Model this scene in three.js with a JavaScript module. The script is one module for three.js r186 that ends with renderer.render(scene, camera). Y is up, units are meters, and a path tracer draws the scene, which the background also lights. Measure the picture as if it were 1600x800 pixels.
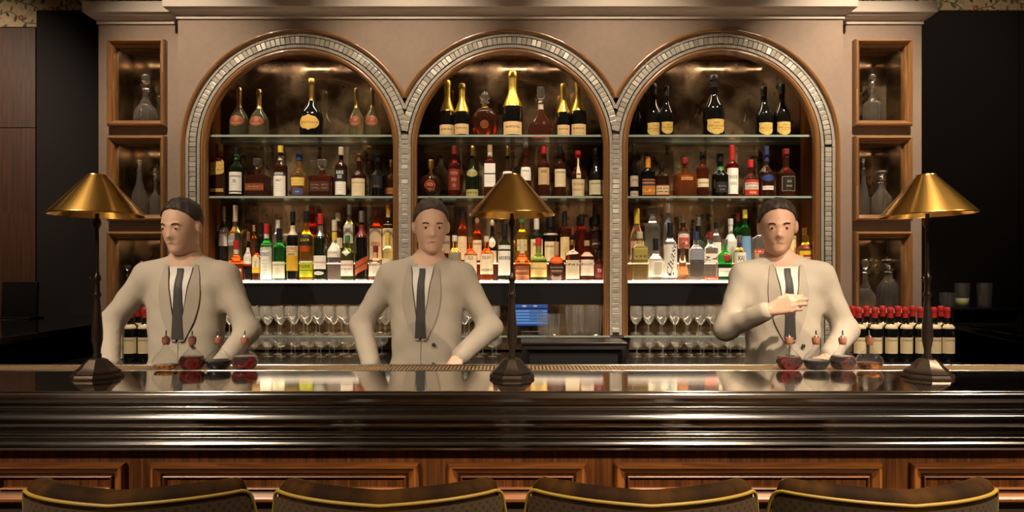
import * as THREE from 'three';
import { mergeGeometries, toCreasedNormals, mergeVertices } from 'three/addons/utils/BufferGeometryUtils.js';
import { RoundedBoxGeometry } from 'three/addons/geometries/RoundedBoxGeometry.js';
import { RectAreaLightUniformsLib } from 'three/addons/lights/RectAreaLightUniformsLib.js';
RectAreaLightUniformsLib.init();

// ---------------------------------------------------------------- camera, renderer, lights
const F = 1025, CX = 800, CY = 430, EYE = 1.43, CZ = 3.87;      // focal length in pixels of a 1600x800 frame, principal point, eye height, distance from the back bar
const scene = new THREE.Scene();
scene.background = new THREE.Color(0x000000);
const camera = new THREE.PerspectiveCamera(2 * Math.atan(400 / F) * 180 / Math.PI, 2, 0.05, 60);
camera.position.set(0, EYE, CZ);
camera.lookAt(0, EYE, 0);
camera.setViewOffset(1600, 800, 0, -(CY - 400), 1600, 800);
const renderer = new THREE.WebGLRenderer({ antialias: true });
renderer.toneMapping = THREE.LinearToneMapping;
renderer.toneMappingExposure = 1.0;
renderer.shadowMap.enabled = true;

const WARM = new THREE.Color().setRGB(1.0, 0.72, 0.43), PALE = new THREE.Color().setRGB(1.0, 0.83, 0.62);
const CEILING = 3.95;
// recessed ceiling spots, those behind the camera added as fill: [x, z, target x, y, z, candela, half angle, colour]
const SPOTS = [
  [-2.05, 1.25, -1.9, 1.9, -0.1, 19, 0.50], [-0.62, 1.25, -0.62, 1.9, -0.1, 17, 0.50], [0.62, 1.25, 0.62, 1.9, -0.1, 17, 0.50], [2.05, 1.25, 2.0, 1.9, -0.1, 33, 0.50],
  [-2.2, 2.95, -1.5, 0.9, 1.95, 46, 0.55], [1.3, 2.95, 1.0, 0.9, 1.95, 80, 0.55], [3.3, 2.95, 2.2, 0.9, 1.95, 56, 0.55],
  [-4.4, 0.6, -4.4, 2.4, -1.4, 24, 0.6], [3.6, 0.6, 3.4, 2.9, -1.4, 5, 0.6],
  [-2.9, 5.2, -1.2, 0.9, 1.95, 50, 0.42], [1.75, 5.2, 0.9, 0.9, 1.95, 60, 0.42],  // added front fill for the oak front, no known fittings there
  [-4.3, 5.9, -4.3, 1.0, 7.6, 13, 0.8], [1.3, 5.9, 1.3, 1.0, 7.6, 15, 0.8], [2.9, 5.9, 2.9, 1.0, 7.6, 13, 0.8],  // added washers that brighten the rear wall for fill and metal reflections
];
for (const [x, z, tx, ty, tz, cd, a] of SPOTS) {
  const l = new THREE.SpotLight(PALE, cd, 0, a, 0.75, 2);
  l.position.set(x, CEILING - 0.03, z); l.target.position.set(tx, ty, tz);
  l.castShadow = true; l.shadow.radius = 2.2;
  scene.add(l, l.target);
}

// ---------------------------------------------------------------- helpers
const X = (px, z = 0) => (px - CX) * (CZ - z) / F;              // where a measured column or row of the photograph lies at depth z, in metres
const Y = (py, z = 0) => EYE - (py - CY) * (CZ - z) / F;
let seed = 12345;
const rnd = () => { seed = (seed * 1664525 + 1013904223) >>> 0; return seed / 4294967296; };
const rr = (a, b) => a + (b - a) * rnd();
const counts = new Map();
function numbered(n) { const k = counts.get(n) ?? 0; counts.set(n, k + 1); return k ? n + '_' + String(k).padStart(3, '0') : n; }
function shade(o) { o.castShadow = true; o.receiveShadow = true; return o; }
function thing(name, label, category, pos = [0, 0, 0], turn = 0, group) {
  const o = new THREE.Group(); o.name = numbered(name); o.position.set(...pos); o.rotation.y = turn;
  o.userData = { label, category }; if (group) o.userData.group = group;
  scene.add(o); return o;
}
function part(parent, name, geo, mat, label, kind) {
  const m = shade(new THREE.Mesh(geo, mat)); m.name = name;
  if (label) m.userData.label = label; if (kind) m.userData.kind = kind;
  parent.add(m); return m;
}
function structure(name, geo, mat, label) {
  const m = shade(new THREE.Mesh(geo, mat)); m.name = name; m.userData = { kind: 'structure', label, category: name.split('_')[0] };
  scene.add(m); return m;
}
function copyOf(root, pos, turn = 0, label, group) {
  const r = root.clone(); r.name = numbered(root.name.replace(/_\d{3}$/, '')); r.position.set(...pos); r.rotation.y = turn;
  r.userData = { ...root.userData }; if (label) r.userData.label = label; if (group) r.userData.group = group;
  scene.add(r); return r;
}
const box = (x0, x1, y0, y1, z0, z1) => { const g = new THREE.BoxGeometry(x1 - x0, y1 - y0, z1 - z0); g.translate((x0 + x1) / 2, (y0 + y1) / 2, (z0 + z1) / 2); return uvBox(g); };
const rbox = (x0, x1, y0, y1, z0, z1, r = 0.004, s = 2) => { const g = new RoundedBoxGeometry(x1 - x0, y1 - y0, z1 - z0, s, r); g.translate((x0 + x1) / 2, (y0 + y1) / 2, (z0 + z1) / 2); return g; };
function uvBox(g) {                                             // uv in metres from the dominant axis of each face
  if (g.index) g = g.toNonIndexed();
  const p = g.attributes.position, n = g.attributes.normal, uv = new Float32Array(p.count * 2);
  for (let i = 0; i < p.count; i++) {
    const ax = Math.abs(n.getX(i)), ay = Math.abs(n.getY(i)), az = Math.abs(n.getZ(i));
    const [u, v] = az >= ax && az >= ay ? [p.getX(i), p.getY(i)] : ay >= ax ? [p.getX(i), p.getZ(i)] : [p.getZ(i), p.getY(i)];
    uv[2 * i] = u; uv[2 * i + 1] = v;
  }
  g.setAttribute('uv', new THREE.BufferAttribute(uv, 2)); return g;
}
const merge = (list) => mergeGeometries(list.map((g) => { const h = g.index ? g.toNonIndexed() : g.clone(); for (const k of Object.keys(h.attributes)) if (!['position', 'normal', 'uv'].includes(k)) h.deleteAttribute(k); if (!h.attributes.uv) h.setAttribute('uv', new THREE.BufferAttribute(new Float32Array(h.attributes.position.count * 2), 2)); return h; }));
const lathe = (pts, seg = 24) => new THREE.LatheGeometry(pts.map(([r, y]) => new THREE.Vector2(Math.max(r, 1e-4), y)), seg);
function fromGrid(rows, cols, fn, closedU = false) {            // a sheet of rows x cols points
  const pos = [], uv = [], idx = [];
  for (let j = 0; j < rows; j++) for (let i = 0; i < cols; i++) { const [p, t] = fn(i, j); pos.push(...p); uv.push(...(t ?? [i / (cols - 1), j / (rows - 1)])); }
  for (let j = 0; j < rows - 1; j++) for (let i = 0; i < (closedU ? cols : cols - 1); i++) {
    const a = j * cols + i, b = j * cols + (i + 1) % cols, c = a + cols, d = b + cols; idx.push(a, b, d, a, d, c);
  }
  const g = new THREE.BufferGeometry();
  g.setAttribute('position', new THREE.Float32BufferAttribute(pos, 3)); g.setAttribute('uv', new THREE.Float32BufferAttribute(uv, 2));
  g.setIndex(idx); g.computeVertexNormals(); return g;
}
// a moulding profile [inward offset, height] carried round a rectangle with mitred corners (in the xy plane, standing out along +z)
function rectSweep(x0, x1, y0, y1, prof, z = 0) {
  const gs = [], corners = (d) => [[x0 + d, y0 + d], [x1 - d, y0 + d], [x1 - d, y1 - d], [x0 + d, y1 - d]];
  for (let s = 0; s < 4; s++) {
    const pos = [], idx = [], uv = []; let run = 0;
    prof.forEach(([d, h], i) => {
      if (i) run += Math.hypot(d - prof[i - 1][0], h - prof[i - 1][1]);
      const c = corners(d), a = c[s], b = c[(s + 1) % 4], w = Math.hypot(b[0] - a[0], b[1] - a[1]);
      pos.push(a[0], a[1], z + h, b[0], b[1], z + h); uv.push(d + s * 0.31, run, d + w + s * 0.31, run);
      if (i) { const k = 2 * i; idx.push(k - 2, k - 1, k + 1, k - 2, k + 1, k); }
    });
    const g = new THREE.BufferGeometry(); g.setAttribute('position', new THREE.Float32BufferAttribute(pos, 3)); g.setAttribute('uv', new THREE.Float32BufferAttribute(uv, 2)); g.setIndex(idx);
    gs.push(toCreasedNormals(g, 0.6));
  }
  return merge(gs);
}
// a profile [along the path's normal, along z] carried along a planar path of [x, y, nx, ny]
function planarSweep(path, prof) {
  const g = fromGrid(path.length, prof.length, (i, j) => { const [x, y, nx, ny] = path[j], [u, w] = prof[i]; return [[x + nx * u, y + ny * u, w], [j * 0.03, i / prof.length * 0.06]]; });
  return toCreasedNormals(g, 0.7);
}
function extrudeX(profile, x0, x1, crease = 0.6) {              // closed profile of [z, y] carried along x
  const s = new THREE.Shape(profile.map(([z, y]) => new THREE.Vector2(z, y)));
  const g = new THREE.ExtrudeGeometry(s, { depth: x1 - x0, bevelEnabled: false, steps: 1 });
  g.rotateY(-Math.PI / 2); g.translate(x1, 0, 0);
  return toCreasedNormals(g, crease);
}
function tube(pts, r, seg = 8, n = 24) { return new THREE.TubeGeometry(new THREE.CatmullRomCurve3(pts.map((p) => new THREE.Vector3(...p))), n, r, seg); }

// ---------------------------------------------------------------- procedural textures
const hash = (x, y, s) => { let h = (x * 374761393 + y * 668265263 + s * 982451653) | 0; h = Math.imul(h ^ (h >>> 13), 1274126177); return ((h ^ (h >>> 16)) >>> 0) / 4294967296; };
function vnoise(x, y, s, per) {                                 // value noise that tiles after per cells
  const xi = Math.floor(x), yi = Math.floor(y), fx = x - xi, fy = y - yi, m = (a) => ((a % per) + per) % per;
  const u = fx * fx * (3 - 2 * fx), v = fy * fy * (3 - 2 * fy);
  const a = hash(m(xi), m(yi), s), b = hash(m(xi + 1), m(yi), s), c = hash(m(xi), m(yi + 1), s), d = hash(m(xi + 1), m(yi + 1), s);
  return a + (b - a) * u + (c - a) * v + (a - b - c + d) * u * v;
}
function fbm(x, y, s, per, oct = 4) { let t = 0, a = 0.5, n = 0; for (let o = 0; o < oct; o++) { t += a * vnoise(x, y, s + o, per); n += a; x *= 2; y *= 2; per *= 2; a *= 0.5; } return t / n; }
function texture(size, fn, srgb = true, repeat = 1) {
  const d = new Uint8Array(size * size * 4);
  for (let y = 0; y < size; y++) for (let x = 0; x < size; x++) { const c = fn(x / size, y / size); for (let k = 0; k < 3; k++) d[(y * size + x) * 4 + k] = Math.max(0, Math.min(255, 255 * (Array.isArray(c) ? c[k] : c))); d[(y * size + x) * 4 + 3] = 255; }
  const t = new THREE.DataTexture(d, size, size); t.wrapS = t.wrapT = THREE.RepeatWrapping; t.magFilter = THREE.LinearFilter; t.minFilter = THREE.LinearMipmapLinearFilter; t.generateMipmaps = true;
  if (srgb) t.colorSpace = THREE.SRGBColorSpace; t.repeat.set(repeat, repeat); t.needsUpdate = true; return t;
}
const mixc = (a, b, t) => a.map((v, i) => v + (b[i] - v) * t);
const grain = (u, v, s) => { const w = fbm(u * 2, v * 6, s, 2, 3); return [fbm(u * 3, v * 60 + w * 3, s + 7, 60, 2), fbm(u * 2, v * 180, s + 20, 180, 2), w]; };
function woodTexture(dark, light, s, along) {                   // grain along u, or along v
  return texture(512, (a, b) => { const [u, v] = along === 'v' ? [b, a] : [a, b]; const [g, f, w] = grain(u, v, s); return mixc(dark, light, Math.min(1, Math.max(0, 0.15 + 0.55 * g + 0.5 * (f - 0.4) + 0.3 * (w - 0.5)))); }, true, 1 / 0.6);
}
const oakH = woodTexture([0.22, 0.12, 0.05], [0.66, 0.42, 0.20], 3, 'u'), oakV = woodTexture([0.20, 0.11, 0.05], [0.60, 0.37, 0.18], 11, 'v');
const goldGrain = woodTexture([0.42, 0.28, 0.16], [0.80, 0.61, 0.40], 29, 'u');
const plasterTex = texture(512, (u, v) => { const n = fbm(u * 6, v * 6, 41, 6, 5), m = fbm(u * 60, v * 60, 47, 60, 2); return mixc([0.60, 0.52, 0.45], [0.72, 0.63, 0.55], 0.7 * n + 0.3 * m); }, true, 0.7);
const mirrorTex = texture(1024, (u, v) => { const n = fbm(u * 5, v * 5, 61, 5, 6), k = fbm(u * 34, v * 34, 67, 34, 3), sp = k > 0.68 ? (k - 0.68) * 2.4 : 0; return mixc([0.30, 0.23, 0.16], [0.86, 0.77, 0.64], Math.max(0, Math.min(1, 3.2 * n - 1.1 - 1.6 * sp))); }, true, 0.8);
const mirrorRough = texture(512, (u, v) => { const n = fbm(u * 7, v * 7, 71, 7, 5); return 0.04 + 0.7 * Math.max(0, n - 0.45); }, false, 0.8);
const pewterRough = texture(512, (u, v) => { const n = fbm(u * 5, v * 5, 81, 5, 5), s = fbm(u * 3, v * 120, 83, 3, 2); return 0.04 + 0.07 * n + 0.03 * s; }, false, 1.1);
const velvetTex = texture(512, (u, v) => { const n = fbm(u * 7, v * 7, 91, 7, 5); return mixc([0.15, 0.085, 0.012], [0.36, 0.235, 0.03], Math.max(0, Math.min(1, 2.2 * n - 0.6))); }, true, 2.2);
const caneTex = texture(256, (u, v) => { const a = Math.sin(u * Math.PI * 16), b = Math.sin(v * Math.PI * 16), k = Math.max(0, a * b); return mixc([0.20, 0.14, 0.06], [0.36, 0.27, 0.13], 1 - k); }, true, 6);
const floorTex = woodTexture([0.10, 0.06, 0.035], [0.26, 0.16, 0.09], 51, 'u');

// ---------------------------------------------------------------- materials
const std = (o) => new THREE.MeshStandardMaterial(o), phy = (o) => new THREE.MeshPhysicalMaterial(o);
const lin = (r, g, b) => new THREE.Color().setRGB(r, g, b);
const M = {
  plaster: std({ map: plasterTex, color: lin(0.68, 0.65, 0.65), roughness: 0.75 }),
  cornice: std({ color: lin(0.55, 0.46, 0.38), roughness: 0.55 }),
  slate: phy({ color: lin(0.014, 0.010, 0.009), roughness: 0.75, specularIntensity: 0.4 }),
  brownPanel: std({ map: oakV, color: lin(0.42, 0.34, 0.30), roughness: 0.55 }),
  black: phy({ color: lin(0.006, 0.0052, 0.005), roughness: 0.55, specularIntensity: 0.4 }),
  blackGloss: phy({ color: lin(0.006, 0.005, 0.005), roughness: 0.25, clearcoat: 0.3 }),
  bronze: std({ color: lin(0.05, 0.035, 0.025), roughness: 0.32, metalness: 0.85 }),
  walnut: std({ color: lin(0.06, 0.035, 0.022), roughness: 0.5 }),
  oakH: std({ map: oakH, roughness: 0.36, color: lin(1, 0.9, 0.78) }),
  oakV: std({ map: oakV, roughness: 0.4, color: lin(1, 0.9, 0.78) }),
  gilt: phy({ map: goldGrain, roughness: 0.3, clearcoat: 0.4, clearcoatRoughness: 0.15, color: lin(0.8, 0.74, 0.68) }),
  brass: std({ color: lin(0.78, 0.45, 0.11), roughness: 0.2, metalness: 1 }),
  brassTrim: std({ color: lin(0.75, 0.5, 0.2), roughness: 0.3, metalness: 1 }),
  pewter: std({ color: lin(0.7, 0.64, 0.57), roughnessMap: pewterRough, roughness: 1, metalness: 1 }),
  pewterEdge: std({ color: lin(0.56, 0.53, 0.5), roughness: 0.115, metalness: 1 }),
  steel: std({ color: lin(0.6, 0.57, 0.53), roughness: 0.2, metalness: 1 }),
  slat: std({ color: lin(0.42, 0.27, 0.13), roughness: 0.4, metalness: 0.6 }),
  mirror: std({ map: mirrorTex, color: lin(0.72, 0.67, 0.6), roughnessMap: mirrorRough, roughness: 1, metalness: 0.75 }),
  tiles: [0.72, 0.84, 0.92, 0.58].map((v) => std({ color: lin(v, v * 0.91, v * 0.78), roughness: 0.44 - 0.35 * v + 0.1, metalness: 0.6 })),
  grout: std({ color: lin(0.05, 0.035, 0.025), roughness: 0.8 }),
  pane: phy({ color: lin(0.97, 0.98, 0.97), transmission: 1, thickness: 0, roughness: 0.02, ior: 1.5 }),
  glassEdge: phy({ color: lin(0.42, 0.5, 0.43), roughness: 0.15, transmission: 0.25, thickness: 0 }),
  flaskGlass: phy({ color: lin(0.97, 0.97, 0.96), transmission: 0.985, thickness: 0, roughness: 0.02, ior: 1.6 }),
  stemGlass: phy({ color: lin(0.96, 0.96, 0.95), transmission: 0.94, thickness: 0, roughness: 0.02, ior: 1.75, specularIntensity: 1 }),
  crystal: phy({ color: lin(1, 1, 1), transmission: 0.965, thickness: 0.05, roughness: 0.02, ior: 1.52 }),
  velvet: phy({ map: velvetTex, color: lin(0.5, 0.45, 0.4), specularIntensity: 0.15, roughness: 0.8, sheen: 0.35, sheenColor: lin(0.8, 0.5, 0.05), sheenRoughness: 0.35 }),
  piping: phy({ color: lin(0.2, 0.12, 0.008), roughness: 0.55, sheen: 0.3, sheenColor: lin(0.9, 0.6, 0.1) }),
  cane: std({ map: caneTex, color: lin(0.45, 0.42, 0.38), roughness: 0.7 }),
  floor: std({ map: floorTex, roughness: 0.5 }),
  ceiling: std({ color: lin(0.42, 0.34, 0.26), roughness: 0.85 }),
  lampGlow: std({ color: lin(0.9, 0.8, 0.7), emissive: PALE, emissiveIntensity: 6 }),
  ledGlow: std({ color: lin(0.9, 0.85, 0.8), emissive: lin(1, 0.80, 0.58), emissiveIntensity: 1.6 }),
};

// ---------------------------------------------------------------- the room
function wallpaperTexture() {
  const c = document.createElement('canvas'); c.width = 1024; c.height = 512; const g = c.getContext('2d');
  g.fillStyle = '#b59a78'; g.fillRect(0, 0, 1024, 512);
  for (let i = 0; i < 900; i++) { g.fillStyle = rnd() < 0.5 ? 'rgba(205,180,145,0.25)' : 'rgba(140,110,80,0.2)'; g.beginPath(); g.ellipse(rnd() * 1024, rnd() * 512, rr(4, 26), rr(3, 12), rnd() * 3, 0, 7); g.fill(); }
  const leaf = (x, y, a, s, col) => { g.save(); g.translate(x, y); g.rotate(a); g.fillStyle = col; g.beginPath(); g.moveTo(0, 0); g.quadraticCurveTo(s * 0.5, -s * 0.45, s, 0); g.quadraticCurveTo(s * 0.5, s * 0.45, 0, 0); g.fill(); g.strokeStyle = '#2e2a18'; g.lineWidth = 1; g.beginPath(); g.moveTo(0, 0); g.lineTo(s, 0); g.stroke(); g.restore(); };
  const greens = ['#3f4a2a', '#55603a', '#2f3b24', '#6b6a3c'];
  for (let v = 0; v < 7; v++) {
    let x = -40 + v * 30, y = 40 + v * 72, a = 0;
    g.strokeStyle = '#4a3526'; g.lineWidth = 4;
    for (let k = 0; k < 46; k++) {
      const nx = x + 26, ny = 40 + v * 72 + 34 * Math.sin((k + v * 2.7) * 0.45) + 10 * Math.sin(k * 1.3 + v);
      g.beginPath(); g.moveTo(x, y); g.lineTo(nx, ny); g.stroke(); a = Math.atan2(ny - y, nx - x);
      if (k % 2 === v % 2) leaf(nx, ny, a + rr(0.6, 1.5), rr(26, 44), greens[k % 4]); else leaf(nx, ny, a - rr(0.6, 1.5), rr(24, 40), greens[(k + v) % 4]);
      if (k % 7 === 3) { g.fillStyle = '#8a3a24'; for (let q = 0; q < 5; q++) { g.beginPath(); g.ellipse(nx + 9 * Math.cos(q * 1.26), ny - 14 + 9 * Math.sin(q * 1.26), 6, 6, 0, 0, 7); g.fill(); } g.fillStyle = '#d8b070'; g.beginPath(); g.arc(nx, ny - 14, 4, 0, 7); g.fill(); }
      x = nx; y = ny;
    }
  }
  const t = new THREE.CanvasTexture(c); t.colorSpace = THREE.SRGBColorSpace; t.wrapS = t.wrapT = THREE.RepeatWrapping; t.repeat.set(1 / 1.6, 1 / 0.8); return t;
}
const wallpaper = std({ map: wallpaperTexture(), roughness: 0.7 });
const ZF = -1.4, RX = 5.2, ZB = 7.6;
structure('floor', box(-RX, RX, -0.1, 0, ZF - 0.3, ZB), M.floor, 'dark brown plank floor of the bar room');
structure('ceiling', box(-RX, RX, CEILING, CEILING + 0.12, ZF - 0.3, ZB), M.ceiling, 'dark brown plaster ceiling with recessed spots');
structure('wall_left', box(-RX - 0.12, -RX, 0, CEILING, ZF - 0.3, ZB), M.brownPanel, 'brown wood panelled side wall');
structure('wall_right', box(RX, RX + 0.12, 0, CEILING, ZF - 0.3, ZB), M.brownPanel, 'brown wood panelled side wall');
const wallBehind = structure('wall_behind', box(-RX, RX, 0, CEILING, ZB, ZB + 0.12), M.plaster, 'taupe plaster wall facing the bar');
const YD = Y(16, ZF), YW = Y(42, ZF), XD = X(57, ZF);
const wallFar = structure('wall_far', box(-RX, RX, 0, CEILING, ZF - 0.3, ZF - 0.02), M.slate, 'wall behind the back bar, patterned frieze above');
part(wallFar, 'wallpaper_frieze', box(XD, RX, YD, CEILING, ZF - 0.02, ZF), wallpaper, 'tan wallpaper printed with brown vines and green leaves');
part(wallFar, 'wallpaper_frieze', box(-RX, XD, YW, CEILING, ZF - 0.02, ZF), wallpaper, 'tan wallpaper printed with brown vines and green leaves');
part(wallFar, 'dark_panel', box(XD, X(1592, ZF), 0, YD, ZF - 0.02, ZF), M.slate, 'near black painted panel');
part(wallFar, 'dark_panel', box(X(1592, ZF) + 0.006, RX, 0, YD, ZF - 0.02, ZF), M.slate);
const brownY = [0.9, Y(200, ZF), YW - 0.004];
for (let k = 0; k < 2; k++) for (const [a, b] of [[-RX, -4.35], [-4.345, XD - 0.012]]) part(wallFar, 'wood_panel', rbox(a, b, brownY[k] + 0.004, brownY[k + 1], ZF - 0.02, ZF - 0.004, 0.003, 1), M.brownPanel, 'brown wall panel');
for (const [x, z, , , , ,] of SPOTS) {
  const d = thing('ceiling_downlight', 'small round recessed ceiling spot with a warm glowing lens', 'light', [x, CEILING, z], 0, 'recessed ceiling spots');  // also makes fittings for the added fill and wash spots
  part(d, 'trim_ring', lathe([[0.036, 0], [0.036, -0.006], [0.05, -0.008], [0.055, -0.003], [0.055, 0]], 24), M.brassTrim);
  part(d, 'lens', lathe([[0, -0.004], [0.036, -0.004]], 24), M.lampGlow);
}

// ---------------------------------------------------------------- back bar
const AX = [X(468), X(797), X(1127)], AY = Y(230), HALF = (AX[2] - AX[0]) / 4, BASE_Y = 0.96;
const RO = 0.69, RT = 0.672, RM = 0.585, RI = 0.551, XL = X(278), XR = X(1317), CB = Y(30), CT = 3.056;
function inset(parent, name, label, pos = [0, 0, 0]) { const g = new THREE.Group(); g.name = name; g.position.set(...pos); g.userData = { label }; parent.add(g); return g; }
const backBar = thing('arched_back_bar', 'taupe plastered back bar with three arches, pale cornice and dark counter', 'back bar');
{
  const V = Math.acos(HALF / RO), s = new THREE.Shape();
  s.moveTo(XL, BASE_Y); s.lineTo(AX[0] - RO, BASE_Y); s.lineTo(AX[0] - RO, AY);
  AX.forEach((x, k) => { const a0 = k ? Math.PI - V : Math.PI, a1 = k < 2 ? V : 0; for (let i = 0; i <= 40; i++) { const a = a0 + (a1 - a0) * i / 40; s.lineTo(x + RO * Math.cos(a), AY + RO * Math.sin(a)); } });
  s.lineTo(AX[2] + RO, BASE_Y); s.lineTo(XR, BASE_Y); s.lineTo(XR, CT - 0.01); s.lineTo(XL, CT - 0.01);
  const g = new THREE.ExtrudeGeometry(s, { depth: 0.05, bevelEnabled: false }); g.translate(0, 0, -0.05);
  part(backBar, 'plaster_front', uvBox(g), M.plaster, 'taupe plaster wall cut by three arches');
}
// niches behind the arches
const NZ = -0.27, NT = 2.79;
part(backBar, 'niche_ceiling', box(AX[0] - RO, AX[2] + RO, NT, NT + 0.02, NZ - 0.02, -0.05), M.oakV);
part(backBar, 'back_board', box(XL, XR, BASE_Y, CT - 0.02, NZ - 0.06, NZ - 0.015), M.oakV);
for (const x of [(AX[0] + AX[1]) / 2, (AX[1] + AX[2]) / 2]) part(backBar, 'divider', box(x - HALF + RM, x + HALF - RM, BASE_Y, NT, NZ, -0.035), M.oakV, 'dark wood divider between niches');
for (const [a, b] of [[AX[0] - RO - 0.01, AX[0] - RM], [AX[2] + RM, AX[2] + RO + 0.01]]) part(backBar, 'divider', box(a, b, BASE_Y, NT, NZ, -0.05), M.oakV);
const PZ = -0.08, PL = [X(154, PZ), XL + 0.001], PR = [XR - 0.001, X(1440, PZ)];
part(backBar, 'side_panel', box(XL, XL + 0.03, BASE_Y, CT - 0.01, NZ - 0.06, -0.05), M.plaster);
part(backBar, 'side_panel', box(XR - 0.03, XR, BASE_Y, CT - 0.01, NZ - 0.06, -0.05), M.plaster);
part(backBar, 'roof_board', box(PL[0], PR[1], CT - 0.03, CT - 0.004, -0.75, -0.05), M.plaster);
// counter below
part(backBar, 'counter_body', box(PL[0], PR[1], 0, 0.92, -0.75, 0.30), M.walnut, 'dark wood cabinet base');
part(backBar, 'counter_top', rbox(PL[0] - 0.01, PR[1] + 0.01, 0.92, 0.95, -0.76, 0.33, 0.004), M.blackGloss, 'black stone counter top');
// cornice carried round the centre and round each pilaster
const CP = [[0, CB], [0.008, CB], [0.008, CB + 0.022], [0.018, CB + 0.026], [0.034, CB + 0.032], [0.046, CB + 0.042], [0.05, CB + 0.05], [0.06, CB + 0.052], [0.06, CT], [0, CT]];
function cornice(x0, x1, z, back) {
  const ring = (p) => [[x0 - p, back], [x0 - p, z + p], [x1 + p, z + p], [x1 + p, back]], gs = [];
  for (let s = 0; s < 3; s++) gs.push(toCreasedNormals(fromGrid(2, CP.length, (i, j) => { const [p, y] = CP[i], q = ring(p)[s + j]; return [[q[0], y, q[1]]]; }), 0.5));
  return merge(gs);
}
part(backBar, 'cornice', cornice(XL, XR, 0, -0.3), M.cornice, 'pale moulded cornice over the arches');
part(backBar, 'cornice', cornice(PL[0], XL + 0.02, PZ, -0.75), M.cornice, 'pale moulded cornice over the pilaster');
part(backBar, 'cornice', cornice(XR - 0.02, PR[1], PZ, -0.75), M.cornice, 'pale moulded cornice over the pilaster');
// pilasters with three openings each
const caseRows = [[72, 191], [222, 338], [370, 484]];
const caseCols = [[180, 254], [1339, 1413]];
[PL, PR].forEach(([a, b], k) => {
  const s = new THREE.Shape([[a, 0.94], [b, 0.94], [b, CT - 0.01], [a, CT - 0.01]].map((p) => new THREE.Vector2(...p)));
  for (const [t, u] of caseRows) { const x0 = X(caseCols[k][0], PZ), x1 = X(caseCols[k][1], PZ), y0 = Y(u, PZ), y1 = Y(t, PZ); s.holes.push(new THREE.Path([[x0, y0], [x0, y1], [x1, y1], [x1, y0]].map((p) => new THREE.Vector2(...p)))); }
  const g = new THREE.ExtrudeGeometry(s, { depth: 0.03, bevelEnabled: false }); g.translate(0, 0, PZ - 0.03);
  part(backBar, 'pilaster', uvBox(g), M.plaster, 'taupe plaster pilaster with three openings');
  part(backBar, 'pilaster_side', box(k ? b - 0.03 : a, k ? b : a + 0.03, 0.95, CT - 0.01, -0.75, PZ - 0.03), M.plaster);
});

// arch surrounds of mirror mosaic
const tileGeo = rbox(-0.0195, 0.0195, -0.0132, 0.0132, -0.004, 0.004, 0.002, 1), beadGeo = new THREE.BoxGeometry(0.017, 0.0095, 0.006);
const goldRound = (u0, u1, z0, h, n = 8) => { const p = [[u0, z0 - 0.02]]; for (let i = 0; i <= n; i++) { const a = Math.PI * i / n; p.push([(u0 + u1) / 2 - (u1 - u0) / 2 * Math.cos(a), z0 + h * Math.sin(a)]); } p.push([u1, z0 - 0.02]); return p; };
function archPath(x, r, a0, a1, legL, legR, n = 48) {
  const p = [];
  if (legL) for (let k = 0; k < 6; k++) p.push([x - r, BASE_Y + (AY - BASE_Y) * k / 6, -1, 0]);
  for (let i = 0; i <= n; i++) { const a = a0 + (a1 - a0) * i / n; p.push([x + r * Math.cos(a), AY + r * Math.sin(a), Math.cos(a), Math.sin(a)]); }
  if (legR) for (let k = 1; k <= 6; k++) p.push([x + r, AY - (AY - BASE_Y) * k / 6, 1, 0]);
  return p;
}
function placed(geo, x, y, z, a, tilt = 0) { const g = geo.clone(); g.rotateX(rr(-tilt, tilt)); g.rotateY(rr(-tilt, tilt)); g.rotateZ(a); g.translate(x, y, z); return g; }
function tileMesh(parent, x, y, a) {
  const t = part(parent, 'mirror_tile', tileGeo, M.tiles[Math.floor(rnd() * 4)]);
  t.position.set(x, y, 0.003); t.rotation.set(rr(-0.07, 0.07), rr(-0.07, 0.07), a);
}
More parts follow.
